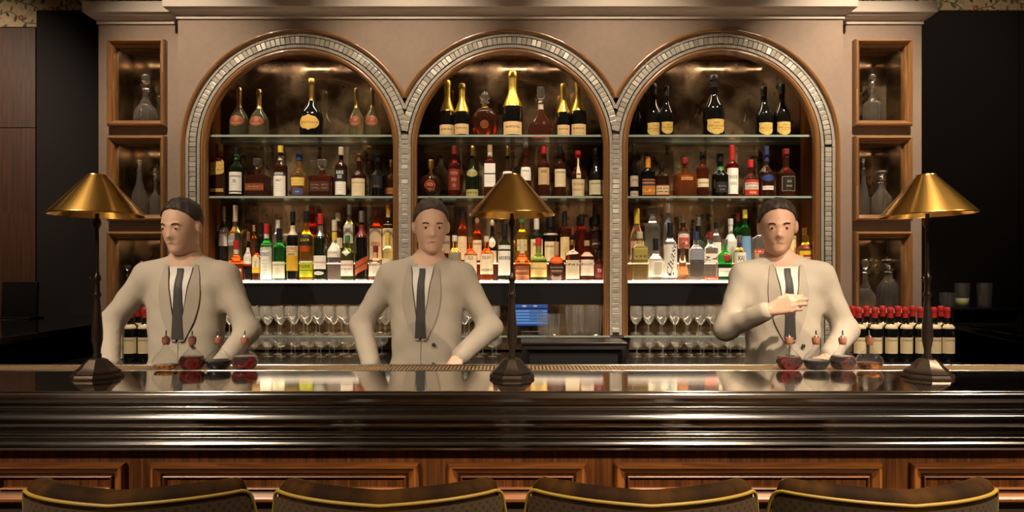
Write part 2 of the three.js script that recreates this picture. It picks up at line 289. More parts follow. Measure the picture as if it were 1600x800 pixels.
AX.forEach((x, k) => {
  const left = k === 0, right = k === 2;
  const t = inset(backBar, 'arch_surround', ['silver mirror mosaic arch with gilt edges around the clear and amber whisky bottles', 'silver mirror mosaic arch with gilt edges around the gold-necked champagne and cognac bottles', 'silver mirror mosaic arch with gilt edges around the gold-shield champagne and gin bottles'][k]);
  const end = (r) => Math.acos(Math.min(1, HALF / r));
  const arc = (r) => [left ? Math.PI : Math.PI - end(r), right ? 0 : end(r)];
  let [a0, a1] = arc(0.686);
  part(t, 'outer_trim', planarSweep(archPath(x, 0.686, a0, a1, left, right), goldRound(-0.016, 0.014, 0.002, 0.02)), M.gilt, 'rounded gilt outer moulding');
  part(t, 'inner_trim', planarSweep(archPath(x, 0.568, Math.PI, 0, true, true), [[-0.017, -0.03], ...goldRound(-0.017, 0.015, 0.0, 0.012).slice(1, -1), [0.015, -0.02]]), M.gilt, 'gilt inner moulding');
  [a0, a1] = arc(0.63);
  part(t, 'backing', planarSweep(archPath(x, 0.63, a0, a1, left, right), [[-0.047, -0.03], [-0.047, -0.003], [0.045, -0.003], [0.045, -0.03]]), M.grout, 'dark grooves between mosaic bands');
  // thin fillets in the grooves
  for (const r of [0.607, 0.651]) { [a0, a1] = arc(r); part(t, 'fillet', planarSweep(archPath(x, r, a0, a1, left, right), goldRound(-0.002, 0.002, -0.003, 0.007, 4)), M.bronze); }
  // middle band: single tiles
  [a0, a1] = arc(0.629);
  const step = 0.0292 / 0.629; for (let a = a0 - step / 2; a > a1 + step / 3; a -= step) tileMesh(t, x + 0.629 * Math.cos(a), AY + 0.629 * Math.sin(a), a);
  for (const sgn of [-1, 1]) if (sgn < 0 ? left : right) for (let y = AY - 0.015; y > BASE_Y + 0.02; y -= 0.0292) tileMesh(t, x + sgn * 0.629, y, 0);
  // narrow bands: tiny tiles
  const beads = [];
  for (const r of [0.5955, 0.662]) {
    [a0, a1] = arc(r); const st = 0.0112 / r;
    for (let a = a0 - st / 2; a > a1; a -= st) beads.push(placed(beadGeo, x + r * Math.cos(a), AY + r * Math.sin(a), 0.002, a, 0.05));
    for (const sgn of [-1, 1]) if (sgn < 0 ? left : right) for (let y = AY - 0.006; y > BASE_Y; y -= 0.0112) beads.push(placed(beadGeo, x + sgn * r, y, 0.002, 0, 0.05));
  }
  part(t, 'bead_tiles', merge(beads), M.tiles[2], 'rows of tiny mirror tiles', 'stuff');
});
for (let k = 0; k < 2; k++) {
  const x = (AX[k] + AX[k + 1]) / 2;
  const t = inset(backBar, 'mirror_pilaster', ['slim mirror mosaic column between the pink-oval and the gold-necked champagne arches', 'slim mirror mosaic column between the gold-necked and the gold-shield champagne arches'][k]);
  part(t, 'backing', box(x - 0.04, x + 0.04, BASE_Y, AY + 0.14, -0.034, -0.003), M.grout);
  part(t, 'plinth', rbox(x - 0.075, x + 0.075, 0.95, 1.07, -0.05, 0.035, 0.004), M.blackGloss, 'black plinth block');
  for (let y = AY + 0.06; y > 1.08; y -= 0.0292) { const m = part(t, 'mirror_tile', tileGeo, M.tiles[Math.floor(rnd() * 4)]); m.position.set(x, y, 0.003); m.rotation.set(rr(-0.07, 0.07), rr(-0.07, 0.07), 0); }
  const beads = []; for (const s of [-1, 1]) for (let y = AY - 0.006; y > 1.075; y -= 0.0112) beads.push(placed(beadGeo, x + s * 0.0275, y, 0.002, 0, 0.05));
  part(t, 'bead_tiles', merge(beads), M.tiles[2], 'rows of tiny mirror tiles', 'stuff');
}
// antique mirrors, shelves
const SHELF_T = Y(210, -0.02), SHELF_M = Y(306, -0.02), SHELF_B = Y(438.5, 0), STEP_B = Y(411, -0.135);
const archKind = ['pink-oval champagne', 'gold-necked champagne', 'gold-shield champagne'];
AX.forEach((x, k) => {
  const w = RM - 0.002;
  const m = inset(backBar, 'antique_mirror', `foxed antique mirror at the back of the ${archKind[k]} arch`, [x, BASE_Y, NZ]);
  part(m, 'mirror_glass', box(-w, w, 0, NT - BASE_Y, -0.012, 0), M.mirror);
  for (const [y, what] of [[SHELF_T, 'upper'], [SHELF_M, 'lower']]) {
    const s = thing('glass_shelf', `${what} clear glass shelf with pale green edge in the ${archKind[k]} arch`, 'shelf', [x, y, 0]);
    part(s, 'glass_plate', box(-w + 0.001, w - 0.001, -0.012, 0, NZ + 0.012, -0.034), M.pane);
    part(s, 'polished_edge', box(-w + 0.001, w - 0.001, -0.012, 0, -0.034, -0.03), M.glassEdge, 'pale green polished edge');
    part(s, 'rear_edge', box(-w + 0.001, w - 0.001, -0.012, 0, NZ + 0.008, NZ + 0.012), M.glassEdge, 'pale green polished edge');
  }
  part(m, 'niche_light', box(-0.4, 0.4, NT - BASE_Y - 0.006, NT - BASE_Y - 0.001, 0.15, 0.18), M.ledGlow, 'warm strip light above the niche');
  const ln = new THREE.RectAreaLight(lin(1, 0.80, 0.58), 30, 0.8, 0.03); ln.position.set(x, NT - 0.008, NZ + 0.165); ln.rotation.x = -Math.PI / 2; ln.castShadow = true; scene.add(ln);
  const s = thing('lit_shelf', `two-step bottle shelf with a glowing front edge in the ${archKind[k]} arch`, 'shelf', [x, SHELF_B, 0]);
  part(s, 'fascia', box(-w + 0.001, w - 0.001, -0.128, -0.014, NZ + 0.001, -0.034), M.black, 'black fascia under the shelf');
  part(s, 'shelf_board', box(-w + 0.001, w - 0.001, -0.014, 0, -0.135, -0.022), M.ledGlow, 'glowing opal shelf');
  part(s, 'riser', box(-w + 0.001, w - 0.001, -0.014, STEP_B - SHELF_B - 0.006, NZ + 0.001, -0.135), M.oakV, 'brown rear step');
  part(s, 'step_edge', box(-w + 0.001, w - 0.001, STEP_B - SHELF_B - 0.006, STEP_B - SHELF_B, NZ + 0.001, -0.133), M.ledGlow, 'glowing rear step');
  const l = new THREE.RectAreaLight(lin(1, 0.80, 0.58), 9, 2 * w - 0.02, 0.05); l.position.set(x, SHELF_B + 0.001, -0.047); l.rotation.x = Math.PI / 2; l.castShadow = true; scene.add(l);
  const l2 = new THREE.RectAreaLight(lin(1, 0.80, 0.58), 1.2, 2 * w - 0.02, 0.12); l2.position.set(x, STEP_B + 0.001, -0.2); l2.rotation.x = Math.PI / 2; l2.castShadow = true; scene.add(l2);
  part(s, 'fascia_lip', box(-w + 0.001, w - 0.001, -0.142, -0.128, -0.04, -0.034), M.black);
  part(s, 'strip_light', box(-w + 0.03, w - 0.03, -0.134, -0.128, -0.075, -0.06), M.ledGlow, 'warm strip light under the fascia');
  const l3 = new THREE.RectAreaLight(lin(1, 0.74, 0.46), 40, 2 * w - 0.06, 0.015); l3.position.set(x, SHELF_B - 0.136, -0.0675); l3.rotation.x = -Math.PI / 2; l3.castShadow = true; scene.add(l3);
  const r = thing('glass_rack', `glass rack shelf for stemware under the ${archKind[k]} arch`, 'shelf', [x, Y(522, -0.05), 0]);
  part(r, 'glass_plate', box(-w + 0.001, w - 0.001, -0.01, 0, NZ + 0.002, 0.05), M.pane);
  part(r, 'polished_edge', box(-w + 0.001, w - 0.001, -0.01, 0, 0.05, 0.053), M.glassEdge);
});

// ---------------------------------------------------------------- decanter cases in the pilasters
const FRAME = [[-0.03, 0], [-0.03, 0.032], [-0.024, 0.044], [-0.016, 0.047], [-0.010, 0.042], [-0.004, 0.028], [0.002, 0.024], [0.006, 0.018], [0.009, 0.006], [0.009, -0.02]];
const caseWords = [['top', 'middle', 'lowest'], ['top', 'middle', 'lowest']];
const CASES = [[], []];
[0, 1].forEach((k) => caseRows.forEach(([t, u], j) => {
  const x0 = X(caseCols[k][0], PZ), x1 = X(caseCols[k][1], PZ), y0 = Y(u, PZ), y1 = Y(t, PZ), D = 0.19;
  const c = inset(backBar, 'display_case', `${caseWords[k][j]} gilt-framed glass case, ${k ? 'pilaster next to the gold-shield champagne arch' : 'pilaster next to the pink-oval champagne arch'}`, [(x0 + x1) / 2, y0, PZ]);
  const w = (x1 - x0) / 2, h = y1 - y0;
  part(c, 'frame', rectSweep(-w, w, 0, h, FRAME), M.gilt, 'gilt wood moulded frame');
  part(c, 'pane', box(-w + 0.009, w - 0.009, 0.009, h - 0.009, -0.014, -0.011), M.pane, 'clear glass pane');
  part(c, 'back_mirror', box(-w, w, 0, h, -D - 0.01, -D), M.mirror, 'foxed mirror back');
  for (const s of [-1, 1]) part(c, 'side', box(s > 0 ? w : -w - 0.008, s > 0 ? w + 0.008 : -w, -0.008, h + 0.008, -D, -0.03), M.mirror);
  part(c, 'floor_board', box(-w, w, -0.008, 0, -D, -0.001), M.gilt); part(c, 'top_board', box(-w, w, h, h + 0.008, -D, -0.03), M.oakV);
  part(c, 'valance', box(-w + 0.001, w - 0.001, h - 0.02, h, -0.031, -0.027), M.gilt);
  part(c, 'strip_light', box(-w + 0.02, w - 0.02, h - 0.008, h - 0.002, -0.048, -0.033), M.ledGlow, 'warm strip light inside the case');
  const l = new THREE.RectAreaLight(lin(1, 0.80, 0.58), 42, 2 * w - 0.04, 0.015); l.position.set((x0 + x1) / 2, y0 + h - 0.009, PZ - 0.0405); l.rotation.x = -Math.PI / 2; l.castShadow = true; scene.add(l);
  CASES[k].push({ y0, z: PZ });
}));

// ---------------------------------------------------------------- the bar
const BAR = 1.10, BF = CZ - (EYE - BAR) * F / 182, BB = CZ - (EYE - BAR) * F / 140, BX = 3.7;
const bar = thing('bar_counter', 'long bar counter with pewter top, rolled metal edge and panelled oak front', 'bar counter');
part(bar, 'counter_top', rbox(-BX, BX, BAR - 0.02, BAR, BB + 0.15, BF - 0.008, 0.003), M.pewter, 'polished pewter bar top');
part(bar, 'rear_rail', rbox(-BX, BX, BAR - 0.025, BAR + 0.001, BB - 0.012, BB, 0.003), M.steel, 'polished metal rail');
part(bar, 'tray_lip', rbox(-BX, BX, BAR - 0.02, BAR + 0.002, BB + 0.142, BB + 0.15, 0.0015, 1), M.steel, 'polished metal lip');
part(bar, 'drip_tray', box(-BX, BX, BAR - 0.03, BAR - 0.018, BB, BB + 0.142), M.bronze, 'dark drip tray');
{ const sl = []; const g = box(-0.004, 0.004, BAR - 0.016, BAR - 0.004, BB + 0.003, BB + 0.139); for (let x = -BX + 0.01; x < BX; x += 0.0135) { const h = g.clone(); h.translate(x, 0, 0); sl.push(h); } part(bar, 'tray_slats', merge(sl), M.slat, 'brass brown slatted drip grille', 'stuff'); }
// rolled edge: [top row, bottom row, stand-out] measured at the front face
const K = (CZ - BF) / F, rollRows = [[613.2, 631.5, 0.012, 0.0], [634.5, 643.5, 0.008, -0.004], [646.5, 670.5, 0.017, -0.002], [677, 687.5, 0.0085, -0.004], [690.5, 706.5, 0.013, -0.003]];
for (const [t, b, h, off] of rollRows) {
  const y1 = EYE - (t - CY) * K, y0 = EYE - (b - CY) * K, z = BF - 0.016 + off, p = [[z - 0.012, y1], [z, y1]];
  for (let i = 1; i < 18; i++) { const a = Math.PI * i / 18; p.push([z + h * Math.sin(a) * 1.15, (y0 + y1) / 2 + (y1 - y0) / 2 * Math.cos(a)]); }
  p.push([z, y0], [z - 0.012, y0]);
  part(bar, 'edge_roll', extrudeX(p, -BX, BX, 0.5), M.pewterEdge, 'polished half-round metal moulding');
}
part(bar, 'edge_backing', box(-BX, BX, EYE - (708 - CY) * K, BAR - 0.002, BF - 0.045, BF - 0.021), M.pewterEdge);
const WZ = BF - 0.046, wy = (py) => Y(py, WZ), wx = (px) => X(px, WZ);
part(bar, 'body', box(-BX, BX, 0, BAR - 0.03, BB - 0.01, WZ - 0.02), M.walnut);
part(bar, 'apron', box(-BX, BX, wy(782) - 0.012, EYE - (708 - CY) * K, WZ - 0.02, WZ), M.oakV, 'brown oak apron with upright grain');
part(bar, 'lower_front', box(-BX, BX, 0.1, wy(782) - 0.012, WZ - 0.04, WZ - 0.012), M.walnut, 'dark lower front');
part(bar, 'toe_kick', box(-BX, BX, 0, 0.1, WZ - 0.06, WZ - 0.03), M.black);
const PF = [[0, 0], [0, 0.012], [0.004, 0.02], [0.012, 0.021], [0.018, 0.014], [0.03, 0.009], [0.033, 0.003], [0.036, 0.003], [0.0365, 0.013], [0.039, 0.0145], [0.0415, 0.013], [0.042, 0.003], [0.046, -0.001]];
for (const [a, b] of [[-1107, -692], [-647, -432], [-387, -62 + 0], [-17, 198], [238, 655], [700, 915], [960, 1375], [1420, 1635], [1680, 2095], [2140, 2355]]) {
  const x0 = wx(a), x1 = wx(b), y0 = wy(783), y1 = wy(722.5);
  if (x0 < -BX || x1 > BX) continue;
  const f = part(bar, 'panel', box(x0 + 0.04, x1 - 0.04, y0 + 0.03, y1 - 0.03, WZ - 0.004, WZ + 0.004), M.oakV, 'oak panel');
  part(f, 'panel_moulding', rectSweep(x0, x1, y0, y1, PF, WZ), M.oakH, 'stepped oak moulding');
}
// returns of the bar on both sides
function sideCounter(name, label, pts) {
  const t = thing(name, label, 'side counter');
  const s = (d) => { const c = pts.reduce((a, p) => [a[0] + p[0] / pts.length, a[1] + p[1] / pts.length], [0, 0]); return new THREE.Shape(pts.map(([x, z]) => { const l = Math.hypot(x - c[0], z - c[1]); return new THREE.Vector2(x - (x - c[0]) / l * d, -(z - (z - c[1]) / l * d)); })); };
  const up = (shape, y0, y1, bv) => { const g = new THREE.ExtrudeGeometry(shape, bv ? { depth: y1 - y0 - 2 * bv, bevelEnabled: true, bevelSize: bv, bevelThickness: bv, bevelSegments: 2 } : { depth: y1 - y0, bevelEnabled: false }); g.rotateX(-Math.PI / 2); g.translate(0, y0 + (bv || 0), 0); return g; };
  part(t, 'counter_top', up(s(0), BAR - 0.045, BAR - 0.002, 0.008), M.pewter, 'dark metal counter top');
  part(t, 'body', up(s(0.12), 0, BAR - 0.046), M.black);
  return t;
}
sideCounter('side_counter', 'dark metal-topped counter returning beside the brown panelled wall', [[-2.68, 1.4], [-2.72, 0.4], [-2.83, -0.55], [-2.9, -1.38], [-3.72, -1.38], [-3.62, 1.4]]);
sideCounter('side_counter', 'dark metal-topped counter returning beside the tray of tumblers', [[2.62, 1.4], [3.62, 1.4], [3.9, -1.38], [3.2, -1.38], [3.08, -0.75], [2.78, 0.33]]);

// ---------------------------------------------------------------- brass table lamps on the bar
const LZ = CZ - (EYE - BAR) * F / 159;
function lamp(px, label, tilt) {
  const t = thing('table_lamp', label, 'lamp', [X(px, LZ), BAR, LZ], 0, 'brass-shaded bar lamps');
  const oct = (pts) => { const g = lathe(pts, 8); g.rotateY(Math.PI / 8); return toCreasedNormals(g, 0.3); };
  const b = part(t, 'base', oct([[0, 0.0005], [0.076, 0.0005], [0.078, 0.006], [0.074, 0.013], [0.066, 0.014], [0.066, 0.022], [0.06, 0.026], [0.05, 0.034], [0.040, 0.046], [0.028, 0.058], [0.016, 0.062], [0, 0.063]]), M.bronze, 'stepped eight-sided dark bronze base');
  part(b, 'base_rim', oct([[0.0665, 0.0155], [0.069, 0.0175], [0.0665, 0.0195]]), M.bronze);
  part(t, 'stem', lathe([[0.012, 0.06], [0.013, 0.072], [0.010, 0.078], [0.0105, 0.09], [0.016, 0.12], [0.0165, 0.15], [0.0125, 0.2], [0.009, 0.25], [0.0085, 0.258], [0.012, 0.262], [0.012, 0.272], [0.0085, 0.276], [0.0085, 0.31], [0.0115, 0.314], [0.0115, 0.326], [0.007, 0.332], [0.0055, 0.345], [0.0052, 0.48], [0.009, 0.487], [0.0125, 0.497], [0.0105, 0.509], [0.006, 0.516], [0.006, 0.53]], 20), M.bronze, 'turned dark bronze stem');
  const s = part(t, 'shade', lathe([[0.1375, 0.0], [0.1395, 0.0015], [0.1395, 0.004], [0.137, 0.005], [0.0300, 0.128], [0.030, 0.132], [0.0285, 0.132], [0.0285, 0.127], [0.1355, 0.003], [0.1375, 0.0]], 48), M.brass, 'polished brass cone shade');
  s.position.y = 0.524; s.rotation.z = tilt;
  part(s, 'shade_cap', lathe([[0, 0.124], [0.0285, 0.124]], 24), M.brass);
  part(t, 'switch', new THREE.SphereGeometry(0.005, 10, 8).translate(-0.017, 0.32, 0.004), M.bronze);
}
lamp(152, 'brass cone lamp on the bar near the pale amber bitters and the white cartons', 0.0);
lamp(800, 'brass cone lamp on the bar in front of the gold-necked champagne arch', 0.0);
lamp(1449, 'brass cone lamp with crooked shade on the bar before the wine bottles', 0.035);

// ---------------------------------------------------------------- velvet bar stools
function makeStool() {
  const t = thing('bar_stool', '', 'bar stool', [0, 0, 0], 0, 'velvet stools at the bar');
  const W = 0.242, H0 = 0.60, H1 = 0.972, N = 40;
  const at = (s) => [W * Math.sin(s * 1.22) / Math.sin(1.22), -0.11 * (1 - Math.cos(s * 1.22)) / (1 - Math.cos(1.22))];
  const top = (s) => H1 - 0.02 * Math.pow(Math.abs(s), 2) - 0.30 * Math.pow(Math.max(0, Math.abs(s) - 0.86) / 0.14, 2.5) * 0.3 + 0.02 * Math.abs(s);
  const dir = (s) => { const e = 1e-3, [x0, z0] = at(s - e), [x1, z1] = at(s + e), l = Math.hypot(x1 - x0, z1 - z0); return [-(z1 - z0) / l, (x1 - x0) / l]; };   // outward, away from the seat
  const prof = [[0.028, 0], [0.028, 0.7], [0.0275, 0.93], [0.022, 0.965], [0.012, 0.99], [-0.004, 1.0], [-0.022, 0.985], [-0.032, 0.955], [-0.036, 0.9], [-0.034, 0.5], [-0.03, 0]];
  const pad = fromGrid(N + 1, prof.length, (i, j) => { const s = -1 + 2 * j / N, [x, z] = at(s), [nx, nz] = dir(s), [d, h] = prof[i], taper = Math.sqrt(Math.max(0.05, 1 - Math.pow(Math.abs(s), 10))); const y = H0 + (top(s) - H0) * h; return [[x + nx * d * taper, y, z + nz * d * taper], [s * 0.3, y + d]]; });
  const cap = (s) => { const [x, z] = at(s), [nx, nz] = dir(s), taper = Math.sqrt(0.05); const pts = prof.map(([d, h]) => [x + nx * d * taper, H0 + (top(s) - H0) * h, z + nz * d * taper]); return fromGrid(2, prof.length, (i, j) => [j ? [x, (pts[i][1] + H0) / 2, z] : pts[i]]); };
  part(t, 'backrest', merge([toCreasedNormals(pad, 1.2), cap(1), cap(-1)]), M.velvet, 'curved golden brown velvet backrest');
  const pipe = []; for (let k = 0; k <= 30; k++) { const s = -0.985 + 1.97 * k / 30, [x, z] = at(s), [nx, nz] = dir(s); pipe.push([x + nx * 0.0265, H0 + (top(s) - H0) * 0.935, z + nz * 0.0265]); }
  part(t, 'piping', tube(pipe, 0.0042, 8, 60), M.piping, 'gold piping along the back edge');
  const back = fromGrid(N + 1, 2, (i, j) => { const s = -0.93 + 1.86 * j / N, [x, z] = at(s), [nx, nz] = dir(s), y = i ? H0 + (top(s) - H0) * 0.905 : H0 + 0.02; return [[x + nx * 0.0288, y, z + nz * 0.0288], [s * 0.3, y]]; });
  part(t, 'cane_panel', back, M.cane, 'woven cane outside back');
  const seat = new RoundedBoxGeometry(0.44, 0.09, 0.42, 4, 0.04); seat.translate(0, 0.66, -0.19); part(t, 'seat', seat, M.velvet);
  for (const [x, z] of [[-0.18, -0.36], [0.18, -0.36], [-0.18, -0.03], [0.18, -0.03]]) part(t, 'leg', new THREE.CylinderGeometry(0.018, 0.012, 0.62, 10).translate(x, 0.31, z), M.walnut);
  part(t, 'footrest', merge([[-0.18, 0.18, -0.36, -0.36], [-0.18, -0.18, -0.36, -0.03], [0.18, 0.18, -0.36, -0.03]].map(([a, b, c, d]) => tube([[a, 0.25, c], [(a + b) / 2, 0.25, (c + d) / 2], [b, 0.25, d]], 0.008, 8, 4))), M.brassTrim);
  return t;
}
const SZ = 2.475, stool0 = makeStool(), sx = (px) => (px - CX) * (CZ - SZ) / F;
const stoolLabel = ['velvet bar stool at the oak panels below the pale amber bitters', 'golden brown velvet bar stool straddling the long oak panel below the stemware', 'golden brown velvet bar stool right of the short middle oak panel', 'golden brown velvet bar stool nearest the crooked lamp'];
[181, 597, 1014, 1418].forEach((px, k) => { if (k) copyOf(stool0, [sx(px), 0, SZ], [0, 0.01, -0.015, 0.02][k], stoolLabel[k]); else { stool0.position.set(sx(px), 0, SZ); stool0.userData.label = stoolLabel[0]; } });

// ---------------------------------------------------------------- bitters flasks with dasher tops
const liquids = {
  amber: phy({ color: lin(1, 1, 1), transmission: 1, thickness: 0.05, roughness: 0, ior: 1.34, attenuationColor: lin(0.85, 0.42, 0.08), attenuationDistance: 0.05 }),
  red: phy({ color: lin(1, 1, 1), transmission: 1, thickness: 0.05, roughness: 0, ior: 1.34, attenuationColor: lin(0.6, 0.03, 0.015), attenuationDistance: 0.03 }),
  dark: phy({ color: lin(1, 1, 1), transmission: 1, thickness: 0.05, roughness: 0, ior: 1.34, attenuationColor: lin(0.03, 0.012, 0.008), attenuationDistance: 0.03 }),
  russet: phy({ color: lin(1, 1, 1), transmission: 1, thickness: 0.05, roughness: 0, ior: 1.34, attenuationColor: lin(0.45, 0.07, 0.02), attenuationDistance: 0.03 }),
};
const corkMat = std({ color: lin(0.22, 0.075, 0.035), roughness: 0.6 });
const FZ = CZ - (EYE - BAR) * F / 147, flask = [[0, 0.001], [0.024, 0.001], [0.028, 0.003], [0.0385, 0.014], [0.0446, 0.027], [0.0440, 0.036], [0.038, 0.049], [0.026, 0.062], [0.0155, 0.072], [0.0112, 0.08], [0.0108, 0.093], [0.0125, 0.095], [0.0125, 0.098]];
const flaskR = (y) => { for (let i = 1; i < flask.length; i++) if (flask[i][1] >= y) { const [r0, y0] = flask[i - 1], [r1, y1] = flask[i]; return r0 + (r1 - r0) * (y - y0) / Math.max(1e-6, y1 - y0); } return 0.011; };
function bitters(px, fill, liq, label) {
  const t = thing('bitters_bottle', label, 'bottle', [X(px, FZ), BAR - 0.0035, FZ], 0, 'bitters flasks on the bar');
  part(t, 'flask', lathe(flask, 28), M.flaskGlass, 'clear round glass flask');
  const p = [[0, 0.0035]]; for (let y = 0.0035; y <= fill; y += 0.004) p.push([flaskR(y) - 0.0012, y]); p.push([flaskR(fill) - 0.0012, fill], [0, fill]);
  part(t, 'liquid', lathe(p, 28), liquids[liq]);
  const c = part(t, 'stopper', lathe([[0, 0.09], [0.0108, 0.09], [0.0118, 0.0985], [0.0135, 0.099], [0.0135, 0.113], [0.0122, 0.116], [0, 0.116]], 18), corkMat, 'brown wooden stopper');
  part(c, 'dasher', lathe([[0, 0.1155], [0.0085, 0.1155], [0.0075, 0.119], [0.003, 0.1215], [0.0026, 0.136], [0.0012, 0.141], [0, 0.141]], 14), M.steel, 'steel dasher spout');
}
bitters(259.5, 0.02, 'amber', 'round bitters flask with shallow pale amber fill, beside two red-filled flasks and one black');
bitters(300.5, 0.05, 'red', 'round bitters flask filled bright red between pale amber and black flasks');
bitters(341, 0.036, 'dark', 'round bitters flask of black liquid between the bright red and deep red flasks');
bitters(382.5, 0.05, 'red', 'round bitters flask filled deep red at the row end by the black one');
bitters(1233, 0.05, 'red', 'round bitters flask filled dark red next to a half black flask and the shaking bartender');
bitters(1275, 0.037, 'dark', 'round bitters flask of black liquid between dark red and russet flasks');
bitters(1316.5, 0.05, 'russet', 'round bitters flask of russet liquid before the wine bottles');
bitters(1358.5, 0.026, 'amber', 'round bitters flask with amber fill, end of its row near the crooked lamp');

// ---------------------------------------------------------------- cut-glass decanters
function fluted(pts, n, depth, y0, y1) {                          // lathe with cut flutes between two heights
  const rows = pts.length, cols = 48;
  return fromGrid(rows, cols, (i, j) => { const [r, y] = pts[j], a = i / cols * 2 * Math.PI, k = y > y0 && y < y1 ? 1 - depth * Math.abs(Math.sin(a * n / 2)) : 1; return [[Math.max(r, 1e-4) * k * Math.sin(a), y, Math.max(r, 1e-4) * k * Math.cos(a)]]; }, true);
}
const DEC = {
  globe: [[[0, 0], [0.86, 0], [0.98, 0.03], [1, 0.1], [0.98, 0.2], [0.8, 0.32], [0.5, 0.4], [0.42, 0.43], [0.5, 0.45], [0.34, 0.48], [0.26, 0.55], [0.24, 0.68], [0.36, 0.74], [0.48, 0.76], [0.48, 0.775], [0, 0.775]], [[0, 0.77], [0.14, 0.78], [0.16, 0.8], [0.3, 0.83], [0.38, 0.88], [0.38, 0.93], [0.26, 0.985], [0, 1]]],
  bell: [[[0, 0], [0.9, 0], [0.98, 0.02], [1, 0.2], [0.98, 0.36], [0.8, 0.46], [0.5, 0.56], [0.36, 0.66], [0.3, 0.78], [0.36, 0.82], [0.36, 0.84], [0, 0.84]], [[0, 0.835], [0.16, 0.84], [0.16, 0.9], [0.2, 0.95], [0.34, 0.97], [0.34, 1], [0, 1]]],
  ship: [[[0, 0], [0.94, 0], [1, 0.02], [1, 0.3], [0.96, 0.42], [0.62, 0.52], [0.34, 0.62], [0.28, 0.7], [0.34, 0.75], [0.5, 0.78], [0.5, 0.795], [0, 0.795]], [[0, 0.79], [0.14, 0.8], [0.16, 0.86], [0.3, 0.9], [0.62, 0.95], [0.62, 0.97], [0.2, 1], [0, 1]]],
  square: [[[0, 0], [0.96, 0], [1, 0.02], [1, 0.38], [0.9, 0.42], [0.4, 0.5], [0.26, 0.58], [0.24, 0.72], [0.4, 0.77], [0.4, 0.785], [0, 0.785]], [[0, 0.78], [0.14, 0.79], [0.14, 0.83], [0.32, 0.86], [0.4, 0.91], [0.32, 0.97], [0, 1]]],
};
function decanter(k, row, px, w, top, kind, label, dz = 0) {
  const z = PZ - 0.1 + dz, base = CASES[k][row].y0 + 0.0005, h = Y(top, z) - base, r = w / 2 * (CZ - z) / F;
  const t = thing('decanter', label, 'decanter', [X(px, z), base, z], 0, 'crystal decanters in the cases');
  const sc = (p) => p.map(([a, b]) => [a * r, b * h]);
  part(t, 'bottle', fluted(sc(DEC[kind][0]), 16, 0.13, 0.03 * h, 0.5 * h), M.crystal, 'cut crystal body');
  part(t, 'stopper', fluted(sc(DEC[kind][1]), 8, 0.06, 0.84 * h, 0.99 * h), M.crystal, 'crystal stopper');
}
decanter(0, 0, 228, 36, 115, 'globe', 'round cut crystal decanter with ball stopper, alone in its top case');
decanter(0, 1, 218, 23, 250, 'bell', 'slender fluted crystal decanter with flat stopper in a middle case');
decanter(0, 1, 243, 17, 262, 'square', 'small crystal decanter behind the slender fluted one', -0.03);
decanter(0, 2, 222, 26, 408, 'globe', 'crystal decanter with ball stopper standing over the labelled wine bottles');
decanter(0, 2, 242, 18, 418, 'bell', 'small crystal decanter beside the bartender with lowered head', 0.02);
decanter(0, 2, 200, 17, 414, 'ship', 'crystal decanter with mushroom stopper behind the lamp stem', -0.005);
decanter(1, 0, 1363, 29, 115, 'square', 'square-shouldered crystal decanter alone in the top case by the gold-shield champagne arch');
decanter(1, 1, 1377, 30, 266, 'ship', 'crystal decanter with mushroom stopper and flared body beside the crooked lamp', 0.008);
decanter(1, 1, 1349, 16, 248, 'bell', 'tall slender crystal decanter in the case next to the mushroom-stopper one', -0.025);
decanter(1, 2, 1352, 31, 404, 'globe', 'diamond-cut crystal decanter with ball stopper behind red-capped wine bottles');
decanter(1, 2, 1388, 36, 404, 'ship', 'broad ship decanter with flat mushroom stopper behind red-capped wine bottles', -0.008);

// ---------------------------------------------------------------- stemware on the racks and other glasses
const wineGlassGeo = [lathe([[0.001, 0.058], [0.012, 0.062], [0.024, 0.078], [0.033, 0.1], [0.036, 0.125], [0.0335, 0.164]], 20), lathe([[0.0028, 0.006], [0.0026, 0.03], [0.0032, 0.05], [0.006, 0.059], [0, 0.06]], 8), lathe([[0, 0], [0.032, 0], [0.033, 0.0015], [0.012, 0.004], [0.003, 0.008]], 18)];
const coupeGeo = [lathe([[0.001, 0.05], [0.016, 0.053], [0.03, 0.064], [0.0375, 0.08], [0.0385, 0.1], [0.036, 0.12]], 20), lathe([[0.0032, 0.006], [0.003, 0.03], [0.006, 0.049], [0, 0.051]], 8), lathe([[0, 0], [0.03, 0], [0.031, 0.0015], [0.012, 0.004], [0.0035, 0.008]], 18)];
function glassThing(name, label, group, geos) { const t = thing(name, label, 'glass', [0, 0, 0], 0, group); part(t, 'bowl', geos[0], M.stemGlass); part(t, 'stem', geos[1], M.stemGlass); part(t, 'foot', geos[2], M.stemGlass); return t; }
const wg0 = glassThing('wine_glass', 'clear stemmed wine glass upright on the rack shelf under the bottles', 'wine glasses on the racks', wineGlassGeo);
const cp0 = glassThing('short_stem_glass', 'clear short-stemmed glass on the black back counter below the rack', 'short glasses under the racks', coupeGeo);
let nW = 0, nC = 0;
const rackY = Y(522, -0.05);
